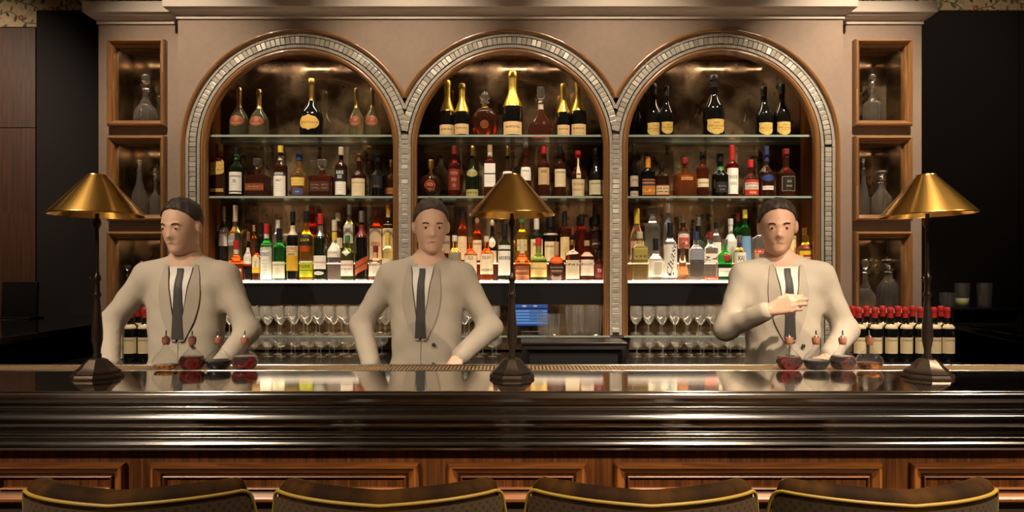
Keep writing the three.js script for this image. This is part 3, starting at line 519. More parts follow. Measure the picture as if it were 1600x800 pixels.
[[0, 0, 14], [1, 0, 6], [2, 0, 14]].forEach(([k, a, b]) => {
  for (let i = a; i < b; i++) for (let j = 0; j < 2; j++) {
    const x = AX[k] - 0.5 + i * 0.077 + (j ? 0.02 : 0) + rr(-0.003, 0.003), z = (j ? -0.14 : -0.02) + rr(-0.006, 0.006);
    if (nW++) copyOf(wg0, [x, rackY + 0.0005, z]); else wg0.position.set(x, rackY + 0.0005, z);
    const x2 = AX[k] - 0.5 + i * 0.079 + (j ? 0.018 : 0) + rr(-0.003, 0.003), z2 = (j ? -0.11 : 0.01) + rr(-0.006, 0.006);
    if (x2 < AX[k] + 0.5) { if (nC++) copyOf(cp0, [x2, 0.9505, z2]); else cp0.position.set(x2, 0.9505, z2); }
  }
});
const tumblerGeo = (r, h) => fluted([[0, 0.012], [r * 0.82, 0.012], [r * 0.97, h * 0.6], [r, h], [r * 1.0, h], [r * 0.88, 0.004], [r * 0.84, 0], [0, 0]], 14, 0.03, 0.02, h * 0.7);
function tumbler(x, y, z, r, h, label, group, inside) {
  const t = thing('tumbler', label, 'glass', [x, y, z], 0, group);
  part(t, 'wall', tumblerGeo(r, h), M.flaskGlass);
  if (inside) part(t, 'juice', lathe([[0, 0.013], [r * 0.8, 0.013], [r * 0.86, h * 0.36], [0, h * 0.36]], 20), std({ color: lin(0.55, 0.55, 0.25), roughness: 0.4 }));
}
// glasses beside the till screen
[[848, 0.0], [866, 0.02], [857, 0.09]].forEach(([px, z]) => tumbler(X(px, z), rackY + 0.0005, z, 0.034, 0.125, 'ribbed straight tumbler on the rack below the blue till screen', 'ribbed tumblers by the till'));
[[893, 0.0], [914, -0.03], [903, -0.13], [931, 0.03], [928, -0.11]].forEach(([px, z]) => tumbler(X(px, z), rackY + 0.0005, z, 0.036, 0.17, 'tall clear highball glass on the rack near the mosaic column', 'highball glasses by the column'));
{ // till screen
  const c = document.createElement('canvas'); c.width = 256; c.height = 160; const g = c.getContext('2d');
  g.fillStyle = '#2f5fae'; g.fillRect(0, 0, 256, 160); g.fillStyle = '#0e1f3d'; g.fillRect(0, 26, 256, 10); g.fillStyle = '#7fb0ee'; for (let i = 0; i < 5; i++) g.fillRect(6, 44 + i * 22, 244, 14); g.fillStyle = '#c9dcf5'; g.fillRect(66, 6, 30, 14); g.fillRect(150, 6, 26, 12); g.fillStyle = '#1c3f80'; for (let i = 0; i < 4; i++) g.fillRect(120, 48 + i * 22, 100, 5);
  const tex = new THREE.CanvasTexture(c); tex.colorSpace = THREE.SRGBColorSpace;
  const z = -0.16, x = X(829, z), y = Y(494, z), t = thing('till_screen', 'small till touchscreen glowing blue behind the glasses', 'screen', [x, rackY, z]);
  part(t, 'foot', rbox(-0.06, 0.06, 0, 0.012, -0.05, 0.05, 0.004), M.blackGloss); part(t, 'neck', rbox(-0.015, 0.015, 0.01, 0.08, -0.03, -0.01, 0.004), M.blackGloss);
  part(t, 'housing', rbox(-0.118, 0.118, 0.03, 0.185, -0.012, 0.008, 0.006), M.blackGloss);
  const s = new THREE.PlaneGeometry(0.21, 0.13); s.translate(0, 0.108, 0.0095); part(t, 'display', s, std({ color: 0x000000, emissive: 0xffffff, emissiveMap: tex, emissiveIntensity: 0.55, roughness: 0.3 }));
  const l = new THREE.RectAreaLight(lin(0.3, 0.5, 1), 0.3, 0.2, 0.12); l.position.set(x, rackY + 0.108, z + 0.012); l.lookAt(x, rackY + 0.108, z + 1); l.castShadow = true; scene.add(l);
}
{ // black drinks station behind the bar
  const z = 1.22, x0 = X(816, z), x1 = X(978, z), y1 = Y(534, z), t = thing('drinks_station', 'black framed service station standing behind the middle lamp', 'service station', [(x0 + x1) / 2, 0, z]);
  const w = (x1 - x0) / 2;
  part(t, 'cabinet', rbox(-w, w, 0, y1 - 0.012, -0.14, 0.0, 0.004), M.black); part(t, 'lid', rbox(-w - 0.004, w + 0.004, y1 - 0.012, y1, -0.15, 0.02, 0.004), M.blackGloss, 'black glossy lid');
  part(t, 'front_frame', rectSweep(-w, w, y1 - 0.3, y1 - 0.013, [[0, 0], [0, 0.012], [0.016, 0.015], [0.03, 0.004], [0.03, 0]]), M.blackGloss, 'bevelled black frame');
}
// right side: tray with tumblers on the returning counter
{
  const z = -0.62, y = BAR - 0.0015, x0 = X(1472, z), x1 = X(1576, z), y1 = Y(480, z), t = thing('black_tray', 'low black glossy box tray under three cut tumblers', 'tray', [(x0 + x1) / 2, y, z]);
  const w = (x1 - x0) / 2, h = y1 - y;
  part(t, 'top', rbox(-w, w, h - 0.012, h, -0.12, 0.12, 0.004), M.blackGloss); part(t, 'lower_tray', rbox(-w, w, 0, 0.012, -0.12, 0.12, 0.004), M.blackGloss); part(t, 'back', box(-w, w, 0.012, h - 0.012, -0.12, -0.11), M.black);
  for (const s of [-1, 1]) part(t, 'side', box(s * w - 0.005, s * w + 0.005, 0.012, h - 0.012, -0.11, 0.11), M.black);
  tumbler(X(1480.5, z), y1 + 0.0005, z, 0.053, 0.1, 'short cut whisky tumbler on the black tray', null); tumbler(X(1506.5, z), y1 + 0.0005, z - 0.02, 0.047, 0.165, 'tall cut tumbler with pale juice on the black tray', null, true); tumbler(X(1538, z), y1 + 0.0005, z, 0.047, 0.165, 'tall empty cut tumbler at the end of the black tray', null);
}
// left side: cartons on the back counter, tilted black board beyond the counter
{
  const z = 0.14, mk = (px0, px1, py0, py1, label, dot) => {
    const x0 = X(px0, z), x1 = X(px1, z), y0 = Math.max(0.9505, Y(py1, z)), y1 = Y(py0, z), t = thing('carton', label, 'carton', [(x0 + x1) / 2, y0, z]);
    const w = (x1 - x0) / 2, h = y1 - y0; part(t, 'card_box', rbox(-w, w, 0, h, -0.06, 0.0, 0.003), std({ color: lin(0.62, 0.56, 0.47), roughness: 0.7 }));
    part(t, 'edge_tape', box(-w - 0.0006, w + 0.0006, h * 0.46, h * 0.54, -0.0605, 0.0006), std({ color: lin(0.45, 0.38, 0.3), roughness: 0.6 }));
    if (dot) { const d = new THREE.CircleGeometry(0.016, 20); d.translate(0.01, h * 0.5, 0.0012); part(t, 'round_mark', d, std({ color: lin(0.3, 0.26, 0.22), roughness: 0.7 }), 'grey printed disc'); }
  };
  mk(146, 191, 523.5, 561, 'plain off-white carton on the back counter under the one with a grey disc'); mk(166, 191, 503, 523.2, 'small off-white carton with a grey disc, on top of another carton', true); mk(144, 164, 504, 523.2, 'narrow off-white carton half behind the lamp stem');
}
{
  const z = -1.15, x0 = X(3, z), x1 = X(58, z), y1 = Y(440, z), t = thing('black_board', 'black upright board standing beyond the counter by the brown wall', 'board', [(x0 + x1) / 2, BAR - 0.0015, z]);
  const w = (x1 - x0) / 2, h = y1 - BAR; const p = part(t, 'panel', rbox(-w, w, 0.004, h, -0.012, 0.012, 0.004), M.black); p.rotation.x = -0.05; part(t, 'foot', rbox(-w, w, 0, 0.012, -0.08, 0.08, 0.003), M.black);
}

// ---------------------------------------------------------------- bottles
const ATLAS = document.createElement('canvas'); ATLAS.width = ATLAS.height = 2048;
const ink = ATLAS.getContext('2d'); let cells = 0; const cellOf = new Map();
function printCell(L) {                                           // one printed label in the sheet: ground, bands, lines of lettering
  const key = JSON.stringify([L.bg, L.t, L.b, L.bd]); if (cellOf.has(key)) return cellOf.get(key);
  const n = cells++, x = (n % 16) * 128, y = Math.floor(n / 16) * 160; cellOf.set(key, n);
  ink.save(); ink.beginPath(); ink.rect(x, y, 128, 160); ink.clip();
  ink.fillStyle = L.bg; ink.fillRect(x, y, 128, 160);
  for (const [a, b, c, p, q] of L.b ?? []) { ink.fillStyle = c; ink.fillRect(x + 128 * (p ?? 0), y + 160 * a, 128 * ((q ?? 1) - (p ?? 0)), 160 * (b - a)); }
  if (L.bd) { ink.strokeStyle = L.bd; ink.lineWidth = 5; ink.strokeRect(x + 5, y + 5, 118, 150); }
  ink.textAlign = 'center'; ink.textBaseline = 'middle';
  for (const [s, ty, size, col, font, turn] of L.t ?? []) {
    let z = size; ink.fillStyle = col; ink.font = `${font ?? 'bold'} ${z}px ${font === 'italic' ? 'serif' : 'sans-serif'}`;
    if (!turn) while (z > 8 && ink.measureText(s).width > 116) { z -= 2; ink.font = `${font ?? 'bold'} ${z}px ${font === 'italic' ? 'serif' : 'sans-serif'}`; }
    ink.save(); ink.translate(x + 64, y + 160 * ty); if (turn) ink.rotate(turn); ink.fillText(s, 0, 0); ink.restore();
  }
  ink.restore(); return n;
}
const printTex = new THREE.CanvasTexture(ATLAS); printTex.colorSpace = THREE.SRGBColorSpace;
const paper = std({ map: printTex, roughness: 0.6 }), foilPaper = phy({ map: printTex, roughness: 0.35, clearcoat: 0.3 });
const fluid = (r, g, b, d) => phy({ color: lin(0.08 + 0.92 * r, 0.08 + 0.92 * g, 0.08 + 0.92 * b), transmission: 0.95, thickness: 0.06, roughness: 0.0, ior: 1.42, attenuationColor: lin(r, g, b), attenuationDistance: 2.6 * d });
const G = {
  blk: phy({ color: lin(0.006, 0.006, 0.005), roughness: 0.06, clearcoat: 0.6 }), dgrn: phy({ color: lin(0.008, 0.014, 0.006), roughness: 0.06, clearcoat: 0.6 }), brn: phy({ color: lin(0.03, 0.01, 0.004), roughness: 0.06, clearcoat: 0.6 }),
  navy: phy({ color: lin(0.01, 0.015, 0.05), roughness: 0.08, clearcoat: 0.6 }), white: phy({ color: lin(0.72, 0.70, 0.64), roughness: 0.15, clearcoat: 0.6 }),
  grn: fluid(0.06, 0.5, 0.1, 0.05), olive: fluid(0.35, 0.42, 0.1, 0.06), amb: fluid(0.85, 0.34, 0.06, 0.07), damb: fluid(0.5, 0.13, 0.025, 0.05), lamb: fluid(0.92, 0.6, 0.2, 0.08), oamb: fluid(0.9, 0.25, 0.03, 0.05),
  red: fluid(0.7, 0.05, 0.02, 0.04), clr: fluid(0.97, 0.98, 0.95, 0.2), yel: fluid(0.88, 0.85, 0.5, 0.09), gold: fluid(0.95, 0.72, 0.08, 0.06), pink: fluid(0.95, 0.66, 0.45, 0.07),
};
const cm = (r, g, b, k = 0.45, m = 0) => std({ color: lin(r, g, b), roughness: k, metalness: m });
const C = { blk: cm(0.012, 0.012, 0.013, 0.35), wht: cm(0.7, 0.66, 0.6), gold: cm(0.8, 0.52, 0.16, 0.28, 1), ygold: cm(0.85, 0.6, 0.1, 0.35, 0.9), red: cm(0.5, 0.02, 0.02), dred: cm(0.22, 0.02, 0.02), navy: cm(0.03, 0.04, 0.13), blue: cm(0.05, 0.1, 0.45), sil: cm(0.55, 0.52, 0.48, 0.3, 0.9), cork: cm(0.45, 0.27, 0.13, 0.8), org: cm(0.75, 0.26, 0.03), grn: cm(0.05, 0.22, 0.06), yel: cm(0.8, 0.55, 0.06), cop: cm(0.7, 0.32, 0.16, 0.35, 0.9), glass: M.crystal, crm: cm(0.62, 0.52, 0.36) };
// body kinds: shoulder start, neck start, neck radius, cap start, cap radius, squareness, depth ratio, cap kind
const T = {
  cyl: [0.60, 0.73, 0.36, 0.87, 0.40, 2, 1], tall: [0.62, 0.74, 0.36, 0.84, 0.42, 2, 1], wine: [0.62, 0.73, 0.40, 0.78, 0.44, 2, 1], champ: [0.36, 0.74, 0.36, 0.60, 0.44, 2, 1], shield: [0.38, 0.72, 0.34, 0.84, 0.44, 2, 1],
  chub: [0.30, 0.66, 0.24, 0.64, 0.34, 2, 1], squat: [0.48, 0.64, 0.34, 0.82, 0.38, 2, 1], sq: [0.66, 0.75, 0.40, 0.86, 0.44, 6, 0.9], flat: [0.58, 0.70, 0.36, 0.84, 0.40, 4, 0.55], dec: [0.54, 0.62, 0.26, 0.70, 0.42, 7, 0.9], deco: [0.56, 0.64, 0.28, 0.74, 0.34, 5, 0.8],
  round: [0.20, 0.62, 0.24, 0.66, 0.30, 2, 0.7], bell: [0.10, 0.62, 0.2, 0.66, 0.30, 3, 0.8], wide: [0.66, 0.76, 0.44, 0.80, 0.60, 2, 1], cone: [0.06, 0.7, 0.3, 0.84, 0.36, 2, 1], bulb: [0.46, 0.66, 0.34, 0.84, 0.40, 2, 1], pot: [0.5, 0.66, 0.36, 0.8, 0.42, 2, 1], stout: [0.62, 0.74, 0.36, 0.84, 0.4, 4, 0.85],
};
function radiusAt(k, f) {                                         // radius of the glass at a fraction of the height
  const [s0, s1, nr] = T[k]; let r = 1;
  if (f < 0.025) r = 0.9 + 0.1 * Math.sqrt(f / 0.025);
  if (k === 'round') { const c = 0.32, e = (f - c) / 0.34; if (f < s1) r = Math.max(nr, f < c ? Math.sqrt(Math.max(0.2, 1 - Math.pow((c - f) / 0.36, 2))) : Math.sqrt(Math.max(0, 1 - e * e))); else r = nr; return r; }
  if (k === 'bulb') { if (f > s0 && f < s1) { const t = (f - s0) / (s1 - s0); return 1 - (1 - nr) * Math.pow(t, 1.6) + 0.04 * Math.sin(t * 9); } if (f < s0) return Math.min(r, 0.86 + 0.14 * f / s0); }
  if (f > s0) { const t = Math.min(1, (f - s0) / (s1 - s0)), q = k === 'cone' ? t : k === 'chub' || k === 'champ' || k === 'shield' || k === 'bell' ? (1 - Math.cos(Math.PI * Math.pow(t, k === 'chub' ? 1.25 : 1.1))) / 2 : Math.pow(t, 1.5) * (2.2 - 1.2 * t); r = Math.min(r, 1 - (1 - nr) * Math.min(1, q)); }
  return r;
}
function ringPoint(k, f, r, a, out = 0) {                         // a = angle from the front
  const [s0, s1, , , , n, d] = T[k], t = Math.max(0, Math.min(1, (f - s0) / (s1 - s0))), e = 2 / (n + (2 - n) * t), q = r * radiusAt(k, f) + out, dd = d + (1 - d) * t, s = Math.sin(a), c = Math.cos(a);
  return [q * Math.sign(s) * Math.pow(Math.abs(s), e), q * dd * Math.sign(c) * Math.pow(Math.abs(c), e)];
}
const ROWS = { T: [SHELF_T, -0.13], M: [SHELF_M, -0.13], F: [SHELF_B, -0.08], B: [STEP_B, -0.192], R: [0.95, 0.18], S: [0.95, 0.10] };
const ROWGROUP = { T: 'bottles on the upper glass shelves', M: 'bottles on the lower glass shelves', F: 'front row on the lit shelves', B: 'back row on the lit shelves', R: 'wine bottles on the back counter', S: 'wine bottles on the back counter' };
const bodyCache = new Map();
function bottle(row, px, w, top, k, glass, cap, labels, name, desc, opt = {}) {
  const [base, z0] = ROWS[row], z = z0 + (opt.dz ?? 0), mpp = (CZ - z) / F, r = w / 2 * mpp, h = Y(top, z) - base;
  const t = thing(name, desc, 'bottle', [X(px, z), base + 0.0005, z], 0, opt.group ?? ROWGROUP[row]);
  const [s0, s1, nr, cs0, cr, n, d] = T[k], cs = opt.cs ?? cs0;
  const fr = [0, 0.012, 0.025]; for (let i = 1; i <= 3; i++) fr.push(0.025 + (s0 - 0.025) * i / 3); for (let i = 1; i <= 9; i++) fr.push(s0 + (s1 - s0) * i / 9); fr.push(Math.max(s1 + 0.01, cs + 0.03));
  const key = [k, w, top, row, opt.dz, cs].join(); let g = bodyCache.get(key);
  if (!g) {
    const cols = 28, side = fromGrid(fr.length, cols, (i, j) => { const [x, zz] = ringPoint(k, fr[j], r, i / cols * 2 * Math.PI); return [[x, fr[j] * h, zz]]; }, true);
    const disc = (f, up) => fromGrid(2, cols, (i, j) => { const [x, zz] = ringPoint(k, f, r, i / cols * 2 * Math.PI); const m = (j === 1) === up ? 0.001 : 1; return [[x * m, f * h, zz * m]]; }, true);
    g = merge([side, disc(0, false), disc(fr[fr.length - 1], true)]); bodyCache.set(key, g);
  }
  part(t, 'glass', g, G[glass]);
  if (cap) {
    const R = r * cr, y0 = cs * h, y1 = h, kind = opt.cap ?? 'plain', m = C[cap];
    let pts;
    if (kind === 'foil') { const lo = Math.max(cs, 0); pts = []; for (let i = 0; i <= 8; i++) { const f = lo + (0.9 - lo) * i / 8; pts.push([r * radiusAt(k, f) + 0.0009, f * h]); } pts.push([r * nr * 1.12, 0.905 * h], [r * nr * 1.2, 0.93 * h], [r * nr * 1.12, 0.955 * h], [r * nr * 1.08, 0.99 * h], [r * nr * 0.8, h], [0, h]); }
    else if (kind === 'ball') { pts = [[R * 0.55, y0], [R * 0.6, y0 + (y1 - y0) * 0.15]]; for (let i = 0; i <= 8; i++) { const a = -1.1 + (Math.PI / 2 + 1.1) * i / 8; pts.push([R * 1.15 * Math.cos(a), y0 + (y1 - y0) * (0.55 + 0.45 * Math.sin(a))]); } }
    else if (kind === 'stopper') pts = [[0, y0], [R * 0.5, y0], [R * 0.5, y0 + (y1 - y0) * 0.3], [R, y0 + (y1 - y0) * 0.34], [R * 1.04, y0 + (y1 - y0) * 0.5], [R * 1.04, y0 + (y1 - y0) * 0.92], [R * 0.96, y1], [0, y1]];
    else if (kind === 'crown') pts = [[0, y0], [R * 0.6, y0], [R * 0.6, y0 + (y1 - y0) * 0.2], [R * 1.3, y0 + (y1 - y0) * 0.3], [R * 0.8, y0 + (y1 - y0) * 0.42], [R * 1.5, y0 + (y1 - y0) * 0.6], [R * 1.0, y0 + (y1 - y0) * 0.78], [R * 0.7, y0 + (y1 - y0) * 0.9], [0, y1]];
    else pts = [[r * radiusAt(k, cs) + 0.0008, y0 - 0.001], [R, y0], [R, y1 - 0.0015], [R - 0.0012, y1], [0, y1]];
    const cg = kind === 'crown' ? fluted(pts, 7, 0.4, y0 + (y1 - y0) * 0.25, y1) : lathe(pts, 18);
    part(t, kind === 'foil' ? 'foil' : kind === 'stopper' || kind === 'crown' || kind === 'ball' ? 'stopper' : 'cap', cg, m, opt.capLabel);
  }
  if (opt.neck) for (const [a, b, c] of opt.neck) { const pts = []; for (let i = 0; i <= 5; i++) { const f = a + (b - a) * i / 5; pts.push([r * radiusAt(k, f) + 0.0007, f * h]); } part(t, 'neck_label', lathe(pts, 18), C[c]); }
  for (const L of labels) {
    const cell = printCell(L), cx = (cell % 16) * 128, cy = Math.floor(cell / 16) * 160, [y0, y1] = L.y, A = L.w ?? 1.05, cols = 13, rows = 9, s = L.s ?? 'rect', off = L.off ?? 0;
    const xm = Math.abs(ringPoint(k, (y0 + y1) / 2, 1, A)[0]);
    const lg = fromGrid(rows, cols, (i, j) => {
      const v = j / (rows - 1), u = -1 + 2 * i / (cols - 1), q = 2 * v - 1; let m = 1;
      if (s === 'oval') m = Math.sqrt(Math.max(0, 1 - q * q)); if (s === 'diamond') m = 1 - Math.abs(q); if (s === 'shield') m = v < 0.45 ? Math.sqrt(Math.max(0.0, 1 - Math.pow((0.45 - v) / 0.46, 2))) : 1 - 0.05 * Math.sin((v - 0.45) * 5.7); if (s === 'tomb') m = v > 0.72 ? Math.sqrt(Math.max(0, 1 - Math.pow((v - 0.72) / 0.3, 2))) : 1;
      const xt = u * m, a = off + Math.asin(Math.max(-0.99, Math.min(0.99, xt * Math.sin(Math.min(A, 1.45))))), f = y0 + (y1 - y0) * v + (s === 'slant' ? xt * 0.05 : 0), [x, zz] = n > 2 ? (() => { const p = ringPoint(k, f, r, Math.atan(xt * Math.tan(Math.min(A, 1.2)) / d) * 1, 0.0009); return p; })() : ringPoint(k, f, r, a, 0.0009);
      return [[x, f * h, zz], [(cx + 3 + 61 * (1 + (s === 'rect' || s === 'slant' ? u : xt))) / 2048, 1 - (cy + 3 + 154 * (1 - v)) / 2048]];
    });
    part(t, L.name ?? 'label', lg, L.foil ? foilPaper : paper);
  }
  return t;
}
const cream = '#e6d2a8', white = '#efe8da', K1 = '#2a2018';
const lab = (y0, y1, bg, t = [], o = {}) => ({ y: [y0, y1], bg, t, ...o });
const lines = (n, c = '#6a5a48', y0 = 0.5) => Array.from({ length: n }, (_, i) => ['~~~~~~~~~~', y0 + i * 0.09, 11, c]);

// upper glass shelves
const clearOval = lab(0.20, 0.42, '#8e4a2c', [['R', 0.4, 60, '#c98a5a', 'italic'], ['RUINART', 0.72, 18, '#d8a070']], { s: 'oval', w: 0.85 });
const pinkBase = lab(0.03, 0.16, '#d9cf9a', [], { w: 1.2 });
const ruin = (px, w, top, desc) => bottle('T', px, w, top, 'chub', 'yel', 'gold', [clearOval], 'champagne_bottle', desc, { cap: 'foil', cs: 0.6, group: 'clear champagne with pink oval labels' });
ruin(374, 29, 137, 'clear pale champagne bottle with pinkish oval label, outermost by the mosaic edge'); ruin(405, 29, 140, 'clear pale champagne bottle with pinkish oval label, beside the wall of empty shelf');
ruin(557, 23, 138, 'slimmer clear champagne bottle with dark rose oval label, next to the black magnum side'); ruin(582.5, 25, 137, 'clear champagne bottle with dark rose oval label close to the mosaic column');
bottle('T', 487, 36, 123, 'chub', 'blk', 'gold', [lab(0.10, 0.36, '#e0b458', [['Ruinart', 0.5, 34, '#5a3c14', 'italic']], { s: 'oval', w: 0.95, bd: null })], 'champagne_bottle', 'large black champagne magnum with golden oval label and gilt neck foil', { cap: 'foil', cs: 0.62 });
const krug = (px, w, top, desc, dz = 0) => bottle('T', px, w, top, 'champ', 'blk', 'ygold', [lab(0.03, 0.22, '#e3bf85', [['KRUG', 0.42, 36, '#6b5030'], ['—————', 0.66, 16, '#8b6a40'], ['CHAMPAGNE', 0.82, 14, '#8b6a40']], { w: 1.0 })], 'champagne_bottle', desc, { cap: 'foil', cs: 0.46, dz });
krug(699, 26, 126, 'black champagne bottle with yellow gold foil, cream label, outermost next to its shorter twin', -0.03); krug(722, 25, 131, 'black champagne bottle with gold foil, cream label, beside the ornate round cognac decanter', 0.03); krug(801, 33, 112, 'tall black champagne magnum with gold foil between the two cognac decanters'); krug(880, 22, 131, 'slim black champagne bottle with gold foil beside the bell-shaped cognac decanter'); krug(903.5, 26, 127, 'black champagne bottle with gold foil nearest the column, overlapping a slimmer twin');
bottle('T', 757.5, 43, 143, 'round', 'damb', 'glass', [lab(0.16, 0.34, '#8a4a22', [['✦', 0.5, 60, '#c98040']], { s: 'oval', w: 0.32 })], 'cognac_decanter', 'round crystal cognac decanter with ornate spiked crown stopper', { cap: 'crown', neck: [[0.60, 0.68, 'gold']], capLabel: 'spiked crystal stopper' });
bottle('T', 845, 40, 137, 'bell', 'damb', 'glass', [], 'cognac_decanter', 'bell-shaped crystal cognac decanter with square clear stopper', { cap: 'stopper', neck: [[0.56, 0.66, 'crm']] });
const dom = (px, w, top, desc, dz = 0) => bottle('T', px, w, top, 'shield', 'blk', 'blk', [lab(0.03, 0.27, '#d8b45c', [['DOM', 0.25, 18, '#6a4c18'], ['Pérignon', 0.44, 26, '#4a340e', 'italic'], ['VINTAGE', 0.62, 14, '#6a4c18'], ['★', 0.8, 26, '#5a3a10']], { s: 'shield', w: 0.92 })], 'champagne_bottle', desc, { cap: 'foil', cs: 0.8, dz });
dom(1021, 28, 131, 'black champagne bottle with gold shield label half behind a shorter twin', -0.04); dom(1041, 22, 135, 'small black champagne bottle with gold shield label in front of a taller twin', 0.038); dom(1115, 33, 118, 'large black champagne magnum with gold shield label standing alone'); dom(1193.5, 26, 135, 'black champagne bottle with gold shield label, shorter of the pair near the outer jamb'); dom(1221.5, 26, 131, 'black champagne bottle with gold shield label, taller of the pair near the outer jamb');
bottle('T', 996.5, 17, 155, 'shield', 'blk', 'blk', [], 'champagne_bottle', 'unlabelled dark champagne bottle added for a mirror reflection beside the mosaic column', { dz: -0.07, cap: 'foil', cs: 0.8 });  // solid bottle added where the niche mirror holds only a reflection

// lower glass shelves
bottle('M', 343, 24, 226, 'sq', 'damb', 'gold', [lab(0.42, 0.66, '#c9a556', [['Johnnie Walker', 0.35, 20, '#4a3210', 'italic'], ['GOLD LABEL', 0.66, 18, '#4a3210']], { s: 'slant', w: 0.8 }), lab(0.1, 0.16, '#b89448', [['RESERVE', 0.5, 40, '#4a3210']], { w: 0.6 })], 'whisky_bottle', 'square whisky bottle with slanted gold label and red neck band', { neck: [[0.78, 0.86, 'dred']] });
bottle('M', 370, 22, 231, 'cyl', 'dgrn', 'blk', [lab(0.07, 0.5, white, [['LAPHROAIG', 0.2, 20, K1], ['10', 0.42, 30, K1], ...lines(2), ], { b: [[0.86, 0.91, K1]] })], 'whisky_bottle', 'dark green whisky bottle with tall white label and black cap', { neck: [[0.76, 0.86, 'grn']] });
bottle('M', 403, 34, 248, 'dec', 'damb', 'glass', [lab(0.16, 0.34, '#7a3416', [['Angels', 0.4, 30, '#e0a860', 'italic'], ['Reserve', 0.7, 24, '#e0a860', 'italic']], { w: 0.5 })], 'whisky_decanter', 'square amber decanter bottle with gold script and glass stopper', { cap: 'stopper' });
bottle('M', 438.5, 21, 228, 'cyl', 'brn', 'yel', [lab(0.02, 0.48, white, [['RESERVE', 0.08, 22, '#eee'], ['MALT', 0.35, 22, K1], ...lines(4, '#9a8c78', 0.5)], { b: [[0, 0.16, '#333']] })], 'whisky_bottle', 'dark whisky bottle with yellow cap and white label under black stripe', { neck: [[0.72, 0.8, 'crm']] });
bottle('M', 467.5, 26, 240, 'bulb', 'lamb', 'navy', [lab(0.26, 0.44, '#e8c060', [['WHYTE & MACKAY', 0.4, 20, '#5a3a10'], ['SCOTCH', 0.72, 16, '#5a3a10']], { w: 0.9 }), lab(0.05, 0.2, '#4a4a78', [['· 13 ·', 0.5, 40, '#d8d0e0']], { w: 0.8 })], 'whisky_bottle', 'golden pale whisky bottle with rounded shoulders and navy cap', {});
bottle('M', 503.5, 37, 250, 'dec', 'damb', 'glass', [lab(0.14, 0.4, '#3a1408', [['RARE', 0.35, 28, '#a06a38'], ['CASK', 0.66, 28, '#a06a38']], { w: 0.45 })], 'whisky_decanter', 'square dark amber decanter with wide faceted crystal stopper', { cap: 'stopper' });
bottle('M', 533, 19, 230, 'tall', 'brn', 'crm', [lab(0.05, 0.55, white, [['BLACK', 0.14, 26, '#eee'], ['ISLE', 0.3, 26, '#eee'], ...lines(3, '#8a7c68', 0.62)], { b: [[0, 0.48, '#1c1a1a']] })], 'whisky_bottle', 'slim whisky bottle with half black, half white label and cream cap', {});
bottle('M', 561, 23, 240, 'squat', 'brn', 'cop', [lab(0.03, 0.42, cream, [['Glenfarclas', 0.24, 26, '#7a2c18', 'italic'], ...lines(4, '#8a6a40', 0.46)])], 'whisky_bottle', 'squat dark whisky bottle with cream script label and copper cap', {});
bottle('M', 590.5, 26, 241, 'squat', 'blk', 'blk', [lab(0.2, 0.48, '#141210', [['♛', 0.4, 60, '#b8863c'], ['ROYAL', 0.8, 20, '#b8863c']], { w: 0.7 })], 'whisky_bottle', 'black whisky bottle with gold lion emblem', {});
bottle('M', 611, 16, 250, 'squat', 'brn', 'gold', [lab(0.1, 0.26, '#a86428', [['XO', 0.5, 40, '#3a1c08']], { w: 0.8 })], 'whisky_bottle', 'narrow dark bottle with orange base label half hidden at the niche side', { dz: -0.03 });
bottle('M', 673, 34, 250, 'round', 'brn', 'gold', [lab(0.16, 0.46, '#8a2a18', [['XO', 0.45, 54, '#d8a878'], ['REMY', 0.8, 18, '#d8a878']], { s: 'oval', w: 0.5, bd: '#d8c0a0' })], 'cognac_bottle', 'round faceted dark cognac bottle with red medallion and gold stopper', { cap: 'stopper' });
bottle('M', 710, 20, 228, 'tall', 'red', 'dred', [lab(0.14, 0.54, '#7a2a18', [['GLEN', 0.2, 30, '#d09060'], ['RED', 0.5, 30, '#d09060'], ['18', 0.78, 30, '#d09060']])], 'whisky_bottle', 'tall dark red bottle with rust-red label and wine-red cap', {});
bottle('M', 738, 22, 228, 'champ', 'dgrn', 'gold', [lab(0.38, 0.55, '#9a9458', [['Armagnac', 0.5, 24, '#3a3818', 'italic']], { s: 'oval', w: 0.95 }), lab(0.02, 0.15, '#a8a060', [['1975', 0.5, 50, '#3a3818']], { w: 1.0 })], 'armagnac_bottle', 'dark green sloping bottle with olive oval label and second low label', { cap: 'foil', cs: 0.8 });
bottle('M', 765.5, 18, 227, 'sq', 'damb', 'cork', [lab(0.2, 0.64, white, [['⌂', 0.2, 40, K1], ...lines(3, '#7a6c58', 0.6)], { b: [[0.42, 0.47, K1]], w: 0.9 })], 'bourbon_bottle', 'square bottle with white label split by a black line and cork top', { neck: [[0.76, 0.86, 'wht']] });
bottle('M', 793, 18, 228, 'champ', 'brn', 'gold', [lab(0.3, 0.5, white, [['PORT', 0.3, 30, '#7a2018'], ...lines(3)])], 'brandy_bottle', 'brown sloping bottle with white label behind the brass shade', { cap: 'foil', cs: 0.8 });
bottle('M', 821.5, 18, 215, 'champ', 'damb', 'glass', [lab(0.28, 0.5, white, [['VIEUX', 0.3, 28, K1], ...lines(4)])], 'brandy_bottle', 'slim bottle with long glass stopper and white label by the brass shade', { cs: 0.82 });
bottle('M', 849.5, 19, 227, 'tall', 'damb', 'red', [lab(0.24, 0.56, '#c8a878', [['RYE', 0.25, 36, '#4a2c14'], ...lines(4, '#5a3c20', 0.5)])], 'rye_bottle', 'amber bottle with bright red cap and tan label', {});
bottle('M', 875, 19, 228, 'tall', 'damb', 'blk', [lab(0.2, 0.54, cream, [['STRAIGHT', 0.2, 22, K1], ...lines(5, '#7a6040', 0.42)])], 'rye_bottle', 'amber bottle with black cap and cream label next to the tan-labelled one', {});
